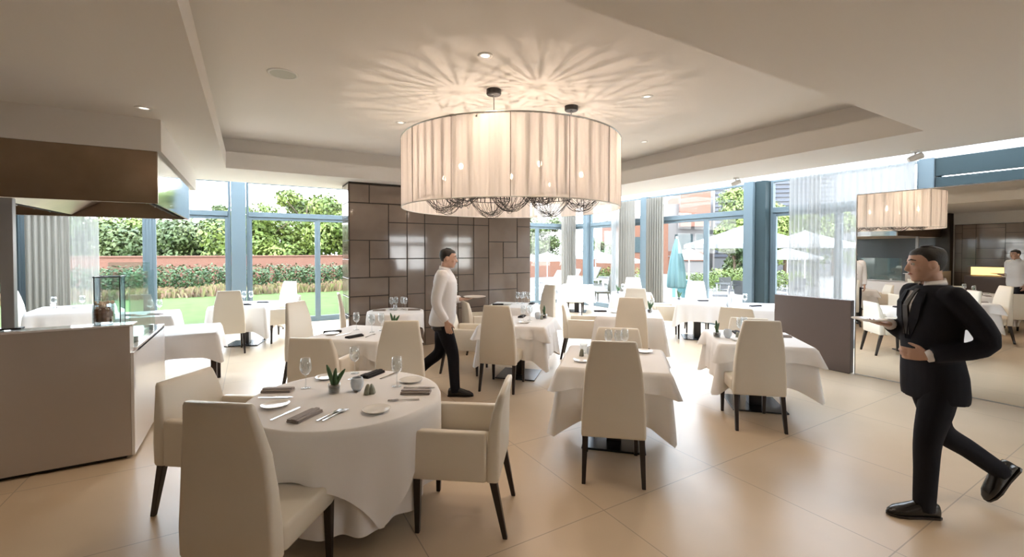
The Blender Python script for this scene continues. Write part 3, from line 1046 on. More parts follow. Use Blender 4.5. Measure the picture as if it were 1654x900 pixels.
for i, (key, where, (x, y), rot, size, drop, top) in enumerate(TABLES):
    sc_ = size / 0.85
    if key == 'counter':
        t = thing('dining_table', 'dark four-legged table under ' + 'the short cloth at the counter end', 'table', (x, y, 0), R(rot), )
        for sx in (-1, 1):
            for sy in (-1, 1):
                MB().box(sx * 0.33 - 0.03, sx * 0.33 + 0.03, sy * 0.39 - 0.03, sy * 0.39 + 0.03, 0, 0.70).build('leg', 'leg', t, bevel=0.004)
        MB().box(-0.36, 0.36, -0.42, 0.42, 0.70, 0.738).build('tabletop', 'black', t, bevel=0.004)
        ax, ay = 0.36, 0.42
    else:
        t = place('table%.2f' % size, make_table(size), 'black pedestal table under the white cloth of ' + where, 'table', (x, y, 0), R(rot))
        ax = ay = size / 2
    T[key] = (x, y, R(rot), size / 2, where)
    c = cloth_square(ax, ay, 0.742, drop, 0.055, 100 + i).build('tablecloth', 'cloth', None, smooth=True)
    c.location = (x, y, 0)
    c.rotation_euler = (0, 0, R(rot))
    tag(c, 'white tablecloth hanging over ' + where, 'tablecloth')
    if top:
        c = cloth_square(ax + 0.012, ay + 0.012, 0.749, 0.15, 0.06, 300 + i, lc=1.25, off=0.014).build('cloth_topper', 'cloth', None, smooth=True)
        c.location = (x, y, 0)
        c.rotation_euler = (0, 0, R(rot))
        tag(c, 'short white topper cloth laid over the cloth of ' + where, 'tablecloth')

RX, RY, RR = 0.55, 3.10, 0.59


def make_round(r):
    def mk():
        t = thing('round_table', 'x', 'table')
        MB().lathe([(0, 0), (0.27, 0), (0.27, 0.015), (0.06, 0.03), (0.055, 0.70), (0, 0.70)], 32).build('pedestal', 'black', t)
        MB().lathe([(0, 0.70), (r, 0.70), (r, 0.738), (0, 0.738)], 64).build('tabletop', 'black', t)
        return t
    return mk


place('roundA', make_round(RR - 0.01), 'round pedestal table under long white cloths in the foreground', 'table', (RX, RY, 0), 0)
c = cloth_round(RR, 0.742, lambda a: 0.60 + 0.02 * math.sin(3 * a), 12, 0.026, 1, bias=1.9).build('tablecloth', 'cloth', None, smooth=True)
c.location = (RX, RY, 0)
tag(c, 'long white under-cloth falling nearly to the floor from the round table', 'tablecloth')
tip = at(624, 858, 0.17)
tip_a = math.atan2(tip.y - RY, tip.x - RX)


def over(a):
    q = a - tip_a
    best = 9
    for k in range(4):
        cc = math.cos(q - PI / 4 - k * PI / 2)
        if cc > 0.01:
            best = min(best, 0.86 / cc)
    return max(0.2, min(best, 1.19) - RR)


c = cloth_round(RR + 0.012, 0.749, over, 10, 0.020, 7, off=0.022, bias=0.35).build('cloth_topper', 'cloth', None, smooth=True)
c.location = (RX, RY, 0)
tag(c, 'square white top cloth with a long pointed corner over the round table', 'tablecloth')

QX, QY, QR = 2.02, 7.10, 0.44
place('roundB', make_round(QR - 0.01), 'round table under white cloth against the left part of the brown partition', 'table', (QX, QY, 0), 0)
qa = math.atan2(-0.86, 0.51) + 0.75


def over2(a):
    best = 9
    for k in range(4):
        cc = math.cos(a - qa - PI / 4 - k * PI / 2)
        if cc > 0.01:
            best = min(best, 0.66 / cc)
    return max(0.15, min(best, 0.9) - QR)


c = cloth_round(QR, 0.745, over2, 9, 0.02, 3).build('tablecloth', 'cloth', None, smooth=True)
c.location = (QX, QY, 0)
tag(c, 'white tablecloth with a pointed corner on the round table by the brown partition', 'tablecloth')
T['round'] = (RX, RY, -YAW, RR, 'the foreground round table')
T['wallleft'] = (QX, QY, -YAW, QR, 'the round table by the brown partition')


# ------------------------------------------------------------------ tableware
def lathe_item(name, prof, m, n=20, smooth=True):
    def mk():
        return tag(MB().lathe(prof, n).build(name, m, None, smooth=smooth), 'x', 'x')
    return mk


def mk_wine():
    t = thing('wine_glass', 'x', 'glass')
    MB().lathe([(0.0, 0.0), (0.034, 0.0), (0.034, 0.002), (0.008, 0.006), (0.0045, 0.012), (0.004, 0.085), (0.008, 0.092), (0.0, 0.094)], 20).build('stem', 'wine', t, smooth=True)
    MB().lathe([(0.003, 0.092), (0.022, 0.100), (0.036, 0.122), (0.040, 0.150), (0.036, 0.185), (0.031, 0.212), (0.0295, 0.212), (0.0345, 0.184), (0.038, 0.150), (0.034, 0.124), (0.020, 0.103), (0.003, 0.096)], 24).build('bowl', 'wine', t, smooth=True)
    return t


mk_tumbler = lathe_item('tumbler', [(0.0, 0.0), (0.028, 0.0), (0.034, 0.04), (0.036, 0.092), (0.0345, 0.092), (0.032, 0.04), (0.026, 0.006), (0.0, 0.006)], 'wine', 20)
mk_plate = lathe_item('bread_plate', [(0.0, 0.004), (0.048, 0.004), (0.052, 0.0), (0.056, 0.0), (0.060, 0.006), (0.082, 0.013), (0.084, 0.016), (0.081, 0.016), (0.058, 0.010), (0.050, 0.008), (0.0, 0.008)], 'porcelain', 40)
mk_votive = lathe_item('votive_holder', [(0.0, 0.0), (0.024, 0.0), (0.040, 0.028), (0.044, 0.055), (0.040, 0.082), (0.034, 0.092), (0.031, 0.092), (0.036, 0.080), (0.040, 0.055), (0.034, 0.028), (0.0, 0.02)], 'frost', 24)


def mk_napkin(m):
    def mk():
        b = MB()
        for z0, z1, w, d in ((0.0, 0.009, 0.085, 0.20), (0.010, 0.018, 0.083, 0.196)):
            rings = [[(x, y, z) for x, y in rrect(w - e, d - e, 0.006, 2)] for z, e in ((z0, 0.004), (z0 + 0.002, 0), (z1 - 0.002, 0), (z1, 0.004))]
            b.loft(rings)
        rings = [[(x + 0.004, y, z) for x, y in rrect(0.03, 0.198, 0.006, 2)] for z in (0.018, 0.022, 0.024)]
        b.loft(rings)
        return tag(b.build('napkin', m, None, smooth=False), 'x', 'x')
    return mk


def strip(b, prof, z=0.003, th=0.0022):
    """flat cutlery outline: list of (y, half width, lift)"""
    rings = [[(-w, y, z + l), (w, y, z + l), (w, y, z + l + th), (-w, y, z + l + th)] for y, w, l in prof]
    b.loft(rings)


def mk_knife():
    b = MB()
    strip(b, [(-0.11, 0.006, 0), (-0.105, 0.008, 0), (-0.03, 0.0055, 0), (-0.01, 0.006, 0), (0.0, 0.009, 0), (0.08, 0.009, 0), (0.105, 0.005, 0), (0.112, 0.001, 0)])
    return tag(b.build('knife', 'cutlery', None), 'x', 'x')


def mk_fork():
    b = MB()
    strip(b, [(-0.10, 0.006, 0), (-0.095, 0.0085, 0), (-0.02, 0.004, 0.002), (0.03, 0.003, 0.004), (0.045, 0.011, 0.003), (0.06, 0.0125, 0.001)])
    for k in range(4):
        x = -0.0105 + 0.007 * k
        b.box(x - 0.002, x + 0.002, 0.06, 0.10, 0.004, 0.006)
    return tag(b.build('fork', 'cutlery', None), 'x', 'x')


def mk_plant():
    t = thing('potted_succulent', 'x', 'plant')
    MB().lathe([(0.0, 0.0), (0.036, 0.0), (0.040, 0.03), (0.041, 0.062), (0.039, 0.062), (0.037, 0.03), (0.033, 0.004), (0.0, 0.004)], 20).build('glass_pot', 'wine', t, smooth=True)
    MB().lathe([(0.0, 0.005), (0.032, 0.005), (0.036, 0.03), (0.037, 0.045), (0.0, 0.052)], 16).build('soil', 'soil', t)
    b = MB()
    rr = random.Random(5)
    for (x, y, h, lean, a) in ((0.0, 0.0, 0.12, 0.012, 0.3), (0.012, 0.004, 0.085, 0.04, 0.2), (-0.012, 0.0, 0.15, 0.035, 3.0), (0.004, -0.01, 0.08, 0.04, 1.2), (0.018, 0.008, 0.11, 0.055, -0.4)):
        pts = [(x + lean * (i / 5) ** 1.5 * math.cos(a), y + lean * (i / 5) ** 1.5 * math.sin(a), 0.045 + h * i / 5) for i in range(6)]
        b.tube(pts, [0.007, 0.011, 0.014, 0.014, 0.012, 0.004], 8)
    b.build('leaves', 'leaf', t, smooth=True)
    return t


def mk_shaker():
    b = MB()
    rings = []
    for z, w, d, sx in ((0, 0.03, 0.035, 0), (0.004, 0.033, 0.038, 0), (0.03, 0.028, 0.034, 0.002), (0.055, 0.018, 0.028, 0.006), (0.066, 0.007, 0.018, 0.010)):
        rings.append([(x + sx, y, z) for x, y in rrect(w, d, 0.008)])
    b.loft(rings)
    return tag(b.build('salt_shaker', 'stone', None, smooth=True), 'x', 'x')


MAKE = {'wine': (mk_wine, 'glass'), 'tumbler': (mk_tumbler, 'glass'), 'plate': (mk_plate, 'plate'), 'votive': (mk_votive, 'candle holder'),
        'napkin': (mk_napkin('napkin'), 'napkin'), 'napkin_dark': (mk_napkin('napkin_dark'), 'napkin'), 'knife': (mk_knife, 'knife'),
        'fork': (mk_fork, 'fork'), 'plant': (mk_plant, 'plant'), 'shaker': (mk_shaker, 'salt shaker')}
GRP = {'wine': 'wine glasses', 'tumbler': 'tumblers', 'plate': 'bread plates', 'napkin': 'folded napkins', 'napkin_dark': 'folded napkins',
       'knife': 'knives', 'fork': 'forks', 'shaker': 'salt and pepper shakers', 'votive': 'candle holders', 'plant': 'small plants'}


def item(kind, label, x, y, rot=0.0, z=0.7505, group=None):
    mk, cat = MAKE[kind]
    return place(kind, mk, label, cat, (x, y, z), rot, group or GRP[kind])


def px(kind, label, u, v, rot=0.0, z=0.7505):
    p = at(u, v, z)
    return item(kind, label, p.x, p.y, rot, z)


# the foreground round table, piece by piece (rotations: 0 points along the room's long axis)
ON = ' on the foreground round table'
near, left, right, back = face(0.35, 0.94), face(0.95, -0.3), face(-0.95, 0.3), face(-0.5, -0.86)
px('plate', 'white bread plate at the left' + ON + ', nearest the foreground chair', 445, 656)
px('plate', 'bread plate at the near right edge' + ON, 608, 664)
px('plate', 'bread plate at the far right edge' + ON, 664, 616)
px('plate', 'bread plate behind the little plant' + ON, 528, 611)
px('napkin', 'grey folded napkin at the near edge' + ON, 493, 674, face(0.75, 0.66))
px('napkin', 'grey folded napkin at the left edge' + ON, 449, 632, face(0.85, -0.45))
px('napkin', 'grey folded napkin at the right edge' + ON, 672, 635, face(0.85, -0.50))
px('napkin_dark', 'dark folded napkin at the far edge' + ON, 602, 606, face(0.80, 0.60))
px('knife', 'knife between the left plate and the near napkin' + ON, 462, 669, face(0.75, 0.66))
px('knife', 'knife lying beside the left napkin' + ON, 445, 643, face(0.85, -0.45))
px('knife', 'knife just behind the right napkin' + ON, 677, 627, face(0.85, -0.5))
px('knife', 'knife right of the dark far napkin' + ON, 629, 607, face(0.80, 0.60))
px('fork', 'fork right of the near napkin' + ON, 533, 671, face(0.78, 0.62))
px('fork', 'second fork, nearer the near right plate' + ON, 542, 671, face(0.78, 0.62))
px('fork', 'fork in front of the right napkin' + ON, 652, 647, face(-0.9, 0.4))
px('fork', 'fork left of the dark far napkin' + ON, 578, 609, face(-0.80, -0.60))
px('wine', 'empty wine glass left of the little plant' + ON, 494, 627)
px('wine', 'empty wine glass behind the little plant' + ON, 573, 603)
px('wine', 'empty wine glass in the right half' + ON, 641, 624)
px('plant', 'small green succulent in a glass pot' + ON, 540, 634)
px('votive', 'pale blue frosted egg-shaped candle holder' + ON, 577, 631)
px('shaker', 'left grey stone shaker beside the candle holder' + ON, 593, 637, 0.6)
px('shaker', 'right grey stone shaker beside the candle holder' + ON, 602, 636, 2.6)


def setting(key, spec):
    """spec: kind, side offset (right of the table as seen from the entrance), depth offset, words"""
    x, y, rot, half, where = T[key]
    zz = 0.7505 if key in ('middle', 'divider', 'waiter', 'second') else 0.7465 if key == 'wallleft' else 0.7435
    cr, sr = math.cos(rot), math.sin(rot)
    ca, sa = math.cos(-YAW), math.sin(-YAW)
    for kind, dx, dy, words, r in spec:
        # offsets along the view: dx to the right, dy away
        wx, wy = dx * ca - dy * sa, dx * sa + dy * ca
        item(kind, words + ' on ' + where, x + wx, y + wy, r, zz)


setting('middle', [
    ('plate', -0.31, -0.13, 'bread plate at the left edge', 0), ('plate', 0.33, 0.21, 'bread plate at the far right', 0),
    ('wine', 0.0, 0.24, 'leftmost of three wine glasses', 0), ('wine', 0.085, 0.20, 'middle of three wine glasses', 0), ('wine', 0.16, 0.26, 'right of three wine glasses', 0),
    ('votive', -0.20, 0.04, 'pale frosted candle holder', 0), ('shaker', -0.29, 0.05, 'grey stone shaker', 0.4),
    ('napkin', 0.08, -0.36, 'grey napkin hidden behind the high chair', face(.7, .7)), ('tumbler', -0.25, 0.16, 'small clear tumbler', 0)])
setting('divider', [
    ('plant', -0.41, 0.02, 'small succulent in a glass pot', 0.5), ('votive', -0.30, 0.0, 'pale blue frosted candle holder', 0), ('shaker', -0.20, -0.02, 'grey stone shaker', 0.7),
    ('plate', -0.25, -0.16, 'bread plate at the near left edge', 0), ('wine', -0.13, 0.06, 'wine glass beside the shaker', 0), ('wine', -0.05, 0.13, 'wine glass close to the chair back', 0),
    ('napkin_dark', -0.06, 0.25, 'dark napkin at the far side', face(.7, .7)), ('napkin', 0.33, 0.05, 'grey napkin at the right', face(.7, -.7))])
setting('waiter', [
    ('wine', 0.06, -0.02, 'left of two wine glasses', 0), ('wine', 0.15, 0.05, 'right of two wine glasses', 0), ('plant', 0.37, 0.22, 'small succulent in a glass pot', 1.0),
    ('votive', 0.27, 0.17, 'pale frosted candle holder', 0), ('shaker', 0.32, 0.12, 'grey stone shaker', 0.2), ('plate', 0.07, -0.18, 'bread plate at the near right edge', 0), ('napkin_dark', 0.05, 0.36, 'dark napkin at the far side', face(.7, .7)),
    ('fork', -0.12, 0.28, 'fork at the far side', face(.7, .7))])
setting('second', [
    ('napkin_dark', -0.02, -0.28, 'dark napkin at the near edge', face(.8, .4)), ('napkin_dark', -0.38, 0.0, 'dark napkin at the left corner', face(.8, -.2)), ('wine', -0.16, 0.18, 'tall wine glass at the far left', 0),
    ('wine', 0.08, 0.02, 'wine glass nearest the middle', 0), ('wine', 0.16, 0.13, 'wine glass right of the middle', 0), ('knife', -0.20, -0.14, 'knife between the two napkins', face(.8, .4)), ('plate', -0.34, -0.12, 'bread plate at the near left', 0),
    ('fork', 0.14, -0.22, 'fork at the near right', face(.7, .7)), ('shaker', 0.35, 0.05, 'grey stone shaker at the right', 0.3), ('plant', 0.27, 0.30, 'small succulent', 0.2)])
setting('fifth', [
    ('napkin_dark', -0.42, 0.14, 'dark napkin at the left', face(.8, -.5)), ('plant', 0.34, 0.02, 'small succulent in a glass pot', 0.1), ('votive', 0.24, 0.06, 'pale blue candle holder', 0), ('wine', 0.42, 0.16, 'wine glass at the right', 0),
    ('plate', -0.20, 0.02, 'bread plate at the left', 0)])
setting('wallright', [
    ('napkin_dark', -0.26, -0.02, 'dark napkin at the left', face(.8, -.5)), ('wine', 0.10, 0.20, 'leftmost wine glass', 0), ('wine', 0.18, 0.16, 'second wine glass from the left', 0), ('wine', 0.22, 0.26, 'wine glass at the back', 0), ('wine', 0.30, 0.20, 'rightmost wine glass', 0),
    ('plate', -0.08, 0.0, 'bread plate left of the glasses', 0), ('napkin_dark', 0.36, 0.12, 'dark napkin at the right', face(.7, .7))])
setting('wallleft', [
    ('wine', -0.10, 0.12, 'leftmost wine glass', 0), ('wine', -0.04, 0.18, 'second wine glass', 0), ('tumbler', -0.03, 0.08, 'clear tumbler', 0), ('wine', 0.06, 0.20, 'wine glass in the middle', 0), ('wine', 0.12, 0.14, 'rightmost wine glass', 0),
    ('napkin', -0.27, 0.02, 'grey napkin at the left', face(.86, -.4)), ('napkin', 0.28, 0.10, 'grey napkin at the right', face(.86, -.4))])
setting('terrace', [
    ('plant', -0.34, 0.05, 'small succulent', 0), ('wine', -0.05, 0.1, 'wine glass', 0), ('napkin_dark', 0.05, -0.15, 'dark napkin', face(.8, -.5)), ('plate', 0.25, 0.0, 'bread plate', 0)])
setting('corner', [
    ('wine', -0.1, 0.05, 'left wine glass', 0), ('wine', 0.12, 0.05, 'right wine glass', 0), ('plant', 0.0, -0.1, 'small succulent', 0), ('napkin', 0.25, 0.0, 'grey napkin', face(.8, -.5))])
setting('curtain', [('plant', -0.30, -0.05, 'dark little succulent', 0), ('wine', -0.15, 0.1, 'wine glass', 0), ('napkin_dark', 0.2, -0.1, 'dark napkin', face(.8, -.5))])
setting('behind', [('napkin_dark', -0.2, -0.1, 'dark napkin', face(.9, -.4)), ('wine', -0.32, 0.02, 'wine glass', 0), ('plate', 0.0, 0.1, 'bread plate', 0)])
setting('post', [
    ('napkin_dark', 0.25, 0.12, 'dark napkin at the right', face(.86, -.5)), ('napkin_dark', 0.14, -0.25, 'dark napkin at the near edge', face(.86, -.5)), ('wine', -0.12, 0.15, 'left wine glass', 0), ('wine', -0.02, 0.2, 'right wine glass', 0), ('plate', 0.0, 0.0, 'bread plate', 0)])
setting('garden', [
    ('napkin', -0.05, -0.15, 'left grey napkin', face(.86, -.5)), ('napkin', 0.25, -0.05, 'right grey napkin', face(.86, -.5)), ('wine', 0.05, 0.1, 'left wine glass', 0), ('wine', 0.18, 0.12, 'right wine glass', 0), ('plate', 0.12, -0.12, 'bread plate', 0)])
setting('left', [
    ('wine', -0.08, -0.25, 'nearer wine glass', 0), ('tumbler', -0.12, -0.22, 'clear tumbler', 0), ('wine', 0.20, -0.05, 'farther wine glass', 0), ('napkin', -0.30, 0.0, 'grey napkin', 0), ('plate', 0.05, 0.0, 'bread plate', 0)])


# ------------------------------------------------------------------ curtains
def curtain(label, p0, p1, z0, z1, folds, amp, m, seed, gather=0.0):
    rr = random.Random(seed)
    p0, p1 = Vector((*p0, 0)), Vector((*p1, 0))
    d = p1 - p0
    n = Vector((-d.y, d.x, 0)).normalized()
    N = folds * 10
    ph = [rr.uniform(0, 6.3) for _ in range(3)]
    rings = []
    for k in range(9):
        u = k / 8
        row = []
        for i in range(N + 1):
            s = i / N
            w = math.sin(2 * PI * folds * s + 0.5 * math.sin(3.1 * s + ph[0])) * (0.8 + 0.2 * math.sin(5 * s + ph[1])) + 0.25 * math.sin(4 * PI * folds * s + ph[2] + u * 0.6)
            ss = 0.5 + (s - 0.5) * (1 - gather * math.sin(PI * u) * 0.3)
            p = p0 + d * ss + n * amp * w * (0.75 + 0.25 * u)
            row.append((p.x, p.y, z1 + (z0 - z1) * u))
        rings.append(row)
    b = MB()
    b.loft(rings, cap=False, closed=False)
    o = b.build('curtain', m, None, smooth=True, fix=False)
    return tag(o, label, 'curtain', 'curtains at the windows')


curtain('beige curtain gathered at the far left garden window', (-3.55, 11.50), (-2.95, 11.52), 0.02, 3.25, 7, 0.055, 'curtain', 1)
curtain('white sheer beside the beige curtain at the far left', (-3.00, 11.56), (-2.55, 11.58), 0.02, 3.25, 5, 0.03, 'sheer', 2)
curtain('beige curtain in the far glazed corner', (8.66, 11.45), (9.12, 11.30), 0.02, 3.15, 6, 0.05, 'curtain', 3)
curtain('left one of the pair of beige curtains on the terrace side', (9.02, 9.25), (9.02, 8.62), 0.02, 3.1, 7, 0.055, 'curtain', 4)
curtain('right one of the pair of beige curtains on the terrace side', (9.02, 8.22), (9.02, 7.66), 0.02, 3.1, 7, 0.055, 'curtain', 5)
curtain('white sheer hanging open beside the left of the paired curtains', (9.08, 9.62), (9.08, 9.28), 0.02, 3.1, 4, 0.03, 'sheer', 6)
curtain('thick fold of white sheer right of the dark window post', (8.98, 4.62), (8.98, 4.05), 0.02, 3.2, 8, 0.05, 'sheer', 7)
curtain('long white sheer across the window behind the mirror', (9.05, 4.30), (9.05, 2.74), 0.02, 3.2, 14, 0.035, 'sheer', 8)
# ------------------------------------------------------------------ people
def ell(rx, ry, c, n=20, p=2.3):
    out = []
    for k in range(n):
        a = 2 * PI * k / n
        ca, sa = math.cos(a), math.sin(a)
        out.append((c[0] + rx * math.copysign(abs(ca) ** (2 / p), ca), c[1] + ry * math.copysign(abs(sa) ** (2 / p), sa), c[2]))
    return out


def smooth_path(pts, rs, n=5):
    P, Q = [], []
    for i in range(len(pts) - 1):
        p0 = Vector(pts[max(i - 1, 0)])
        p1, p2 = Vector(pts[i]), Vector(pts[i + 1])
        p3 = Vector(pts[min(i + 2, len(pts) - 1)])
        for k in range(n):
            t = k / n
            P.append(0.5 * ((2 * p1) + (p2 - p0) * t + (2 * p0 - 5 * p1 + 4 * p2 - p3) * t * t + (3 * p1 - p0 - 3 * p2 + p3) * t ** 3))
            Q.append(rs[i] + (rs[i + 1] - rs[i]) * t)
    P.append(Vector(pts[-1]))
    Q.append(rs[-1])
    return P, Q


def limb(b, pts, rs, n=14):
    P, Q = smooth_path(pts, rs)
    b.tube(P, Q, n)
    b.ball(pts[0], rs[0], n=12, m=8)


def hand(b, w, d, nrm, thumb, curl, spread=0.06):
    """palm, four unequal fingers and a thumb; d along the hand, nrm out of the palm, thumb towards the thumb side"""
    w, d = Vector(w), Vector(d).normalized()
    nrm = Vector(nrm)
    nrm = (nrm - d * nrm.dot(d)).normalized()
    t = d.cross(nrm)
    if t.dot(Vector(thumb)) < 0:
        t = -t
    rings = []
    for u, hw, th in ((-0.02, 0.024, 0.019), (0.0, 0.027, 0.019), (0.03, 0.036, 0.017), (0.065, 0.041, 0.015), (0.09, 0.040, 0.012), (0.096, 0.032, 0.008)):
        rings.append([w + d * u + t * hw * math.cos(2 * PI * k / 14) + nrm * th * math.sin(2 * PI * k / 14) for k in range(14)])
    b.loft(rings)
    for i, (off, ln) in enumerate(((0.031, 0.072), (0.0105, 0.082), (-0.0105, 0.076), (-0.031, 0.060))):
        p = w + d * 0.083 + t * off
        dd = (d + t * off * spread * 16).normalized()
        pts = [p]
        for s, fr in enumerate((0.45, 0.32, 0.23)):
            a = curl * (0.7 + 0.25 * s) * (1 + 0.06 * i)
            ax = dd.cross(nrm).normalized()
            dd = (Matrix.Rotation(a, 3, ax) @ dd).normalized()
            p = p + dd * ln * fr
            pts.append(p)
        b.tube(pts, [0.0098, 0.0092, 0.0084, 0.0068], 10)
        b.ball(pts[-1], 0.0066, n=8, m=6)
    p = w + d * 0.018 + t * 0.022
    d1 = (d * 0.75 + t * 0.75 + nrm * 0.25).normalized()
    d2 = (d * 0.95 + t * 0.25 + nrm * (0.3 + 0.4 * curl)).normalized()
    pts = [p, p + d1 * 0.040, p + d1 * 0.040 + d2 * 0.032, p + d1 * 0.040 + d2 * 0.055]
    b.tube(pts, [0.015, 0.012, 0.0105, 0.008], 10)
    b.ball(pts[-1], 0.0078, n=8, m=6)


def remesh(o, vox, it=4):
    r = o.modifiers.new('skin', 'REMESH')
    r.mode = 'VOXEL'
    r.voxel_size = vox
    r.use_smooth_shade = True
    s = o.modifiers.new('relax', 'SMOOTH')
    s.iterations = it
    s.factor = 0.5
    return o


def shoe(parent, ankle, fwd, up=(0, 0, 1)):
    f = Vector(fwd).normalized()
    u = Vector(up)
    u = (u - f * u.dot(f)).normalized()
    s = f.cross(u)
    a = Vector(ankle) - u * 0.085
    b = MB()
    rings = []
    for y, w, h, lift in ((-0.085, 0.024, 0.065, 0.0), (-0.075, 0.033, 0.088, 0.0), (-0.03, 0.038, 0.104, 0.0), (0.02, 0.040, 0.104, 0.0), (0.07, 0.043, 0.084, 0.0), (0.12, 0.047, 0.065, 0.0), (0.165, 0.043, 0.052, 0.001), (0.20, 0.028, 0.030, 0.003), (0.212, 0.012, 0.018, 0.005)):
        ring = []
        for k in range(16):
            q = 2 * PI * k / 16
            x = w * math.copysign(abs(math.cos(q)) ** 0.7, math.cos(q))
            z = h / 2 + h / 2 * math.copysign(abs(math.sin(q)) ** 0.8, math.sin(q)) + lift
            ring.append(a + f * y + s * x + u * z)
        rings.append(ring)
    b.loft(rings)
    o = b.build('shoe', 'shoe', parent, smooth=True)
    b = MB()
    rings = []
    for y, w in ((-0.09, 0.026), (-0.07, 0.037), (0.03, 0.037), (0.12, 0.049), (0.17, 0.044), (0.208, 0.024), (0.216, 0.010)):
        rings.append([a + f * y - s * w - u * 0.004, a + f * y + s * w - u * 0.004, a + f * y + s * w + u * 0.010, a + f * y - s * w + u * 0.010])
    b.loft(rings).build('sole', 'leg', o)
    return o


TORSO = [(0.80, 0.11, 0.085, -0.01), (0.88, 0.165, 0.11, -0.012), (0.96, 0.168, 0.112, -0.005), (1.05, 0.150, 0.102, 0.005), (1.15, 0.148, 0.104, 0.008), (1.27, 0.165, 0.115, 0.008), (1.36, 0.175, 0.112, 0.0), (1.42, 0.165, 0.095, -0.012), (1.465, 0.11, 0.075, -0.02), (1.50, 0.058, 0.06, -0.018)]


def human(label, J, cloth, loc, rot, turn=0.0, nod=0.0, lean=0.0, seed=1):
    t = thing('person', label, 'person', loc, rot)
    L = lambda y, z: y + lean * (z - 0.92)
    # ---- body
    b = MB()
    b.loft([ell(rx, ry, (0, L(y, z), z)) for z, rx, ry, y in TORSO])
    hz = 1.525
    hm = Matrix.Translation((0, L(0.012, 1.53), hz)) @ Euler((nod, 0, turn)).to_matrix().to_4x4()
    b.tube([(0, L(-0.025, 1.44), 1.44), (0, L(-0.012, 1.5), 1.50), hm @ Vector((0, -0.015, 0.07))], [0.064, 0.056, 0.056], 16)
    head = [(0.0, 0.022, 0.022, 0.062), (0.012, 0.042, 0.045, 0.043), (0.035, 0.055, 0.068, 0.022), (0.065, 0.064, 0.085, 0.008), (0.10, 0.071, 0.093, 0.0), (0.14, 0.0755, 0.097, -0.004), (0.175, 0.071, 0.092, -0.008), (0.20, 0.056, 0.075, -0.010), (0.216, 0.034, 0.048, -0.010), (0.222, 0.012, 0.016, -0.010)]
    b.loft([ell(rx, ry, (0, y, z), 22, 2.1) for z, rx, ry, y in head], hm)
    b.tube([(0, 0.086, 0.125), (0, 0.100, 0.100), (0, 0.108, 0.082), (0, 0.094, 0.074)], [0.009, 0.012, 0.0155, 0.011], 10, hm)
    for s in (-1, 1):
        b.ball((s * 0.076, -0.006, 0.105), 0.011, 0.022, 0.032, 10, 8, hm)
        b.tube([(s * 0.012, 0.090, 0.137), (s * 0.034, 0.083, 0.141), (s * 0.054, 0.066, 0.135)], [0.007, 0.009, 0.006], 8, hm)
        b.ball((s * 0.04, 0.062, 0.085), 0.022, 0.022, 0.018, 10, 8, hm)
    b.ball((0, 0.078, 0.047), 0.026, 0.018, 0.016, 10, 8, hm)
    for k in ('R', 'L'):
        sh, el, wr, hd, nr, th, cu = J['arm' + k]
        sh = (sh[0], L(sh[1], sh[2]), sh[2])
        limb(b, [(sh[0] * 0.7, sh[1], sh[2] - 0.01), sh, el, wr], [0.055, 0.050, 0.038, 0.0255])
        hand(b, wr, hd, nr, th, cu)
        hp, kn, an, _, _ = J['leg' + k]
        limb(b, [hp, kn, an], [0.082, 0.052, 0.036])
    body = remesh(b.build('body', 'skin', t, smooth=True), 0.0058, 4)
    # ---- face details
    for s in (-1, 1):
        e = MB().ball((s * 0.033, 0.0815, 0.118), 0.0125, 0.010, 0.0085, 12, 8, hm).build('eye', 'eye', t, smooth=True)
        MB().ball((s * 0.033, 0.0895, 0.118), 0.0052, 0.003, 0.0055, 10, 6, hm).build('iris', 'hair', e)
        MB().tube([(s * 0.016, 0.0965, 0.143), (s * 0.035, 0.091, 0.148), (s * 0.056, 0.073, 0.141)], [0.003, 0.0045, 0.002], 6, hm).build('eyebrow', 'hair', t)
    MB().tube([(-0.024, 0.088, 0.050), (-0.010, 0.0955, 0.054), (0, 0.096, 0.052), (0.010, 0.0955, 0.054), (0.024, 0.088, 0.050)], [0.002, 0.0055, 0.006, 0.0055, 0.002], 8, hm).build('mouth', 'lip', t, smooth=True)
    def head_at(z):
        for (z0, a0, b0, c0), (z1, a1, b1, c1) in zip(head, head[1:]):
            if z <= z1:
                q = (z - z0) / (z1 - z0)
                return a0 + (a1 - a0) * q, b0 + (b1 - b0) * q, c0 + (c1 - c0) * q
        return head[-1][1:]
    # ---- hair: a cap that ends at the hairline
    b = MB()
    rings = []
    for i in range(12):
        u = i / 11
        ring = []
        for k in range(28):
            a = 2 * PI * k / 28
            front = max(0.0, math.sin(a))
            side = abs(math.cos(a))
            fr = min(1.0, front * 1.9)
            zlow = 0.176 * fr + (1 - fr) * (0.10 if side > 0.8 else 0.045)
            z = zlow + (0.231 - zlow) * math.sin(u * PI / 2)
            hx, hy_, ho = head_at(min(z, 0.2205))
            e = 0.0005 + 0.008 * min(1.0, u * 4)
            nz = 1 + 0.03 * u * math.sin(11 * a + 3 * u) * math.sin(9 * u + 2 * a)
            ring.append(((hx + e) * nz * math.cos(a), (hy_ + e) * nz * math.sin(a) + ho, z))
        rings.append(ring)
    b.loft(rings, hm).build('hair', 'hair', t, smooth=True)
    # ---- trousers
    b = MB()
    b.loft([ell(rx, ry, (0, L(y, z), z)) for z, rx, ry, y in ((0.76, 0.10, 0.09, -0.01), (0.84, 0.172, 0.122, -0.012), (0.92, 0.180, 0.124, -0.008), (1.0, 0.172, 0.118, 0.0), (1.03, 0.168, 0.115, 0.0))])
    for k in ('R', 'L'):
        hp, kn, an, ft, up = J['leg' + k]
        an2 = Vector(an) - Vector(up).normalized() * 0.045
        mid = (Vector(kn) + Vector(an)) / 2
        limb(b, [hp, (Vector(hp) + Vector(kn)) / 2, kn, mid, an2], [0.098, 0.092, 0.073, 0.064, 0.057])
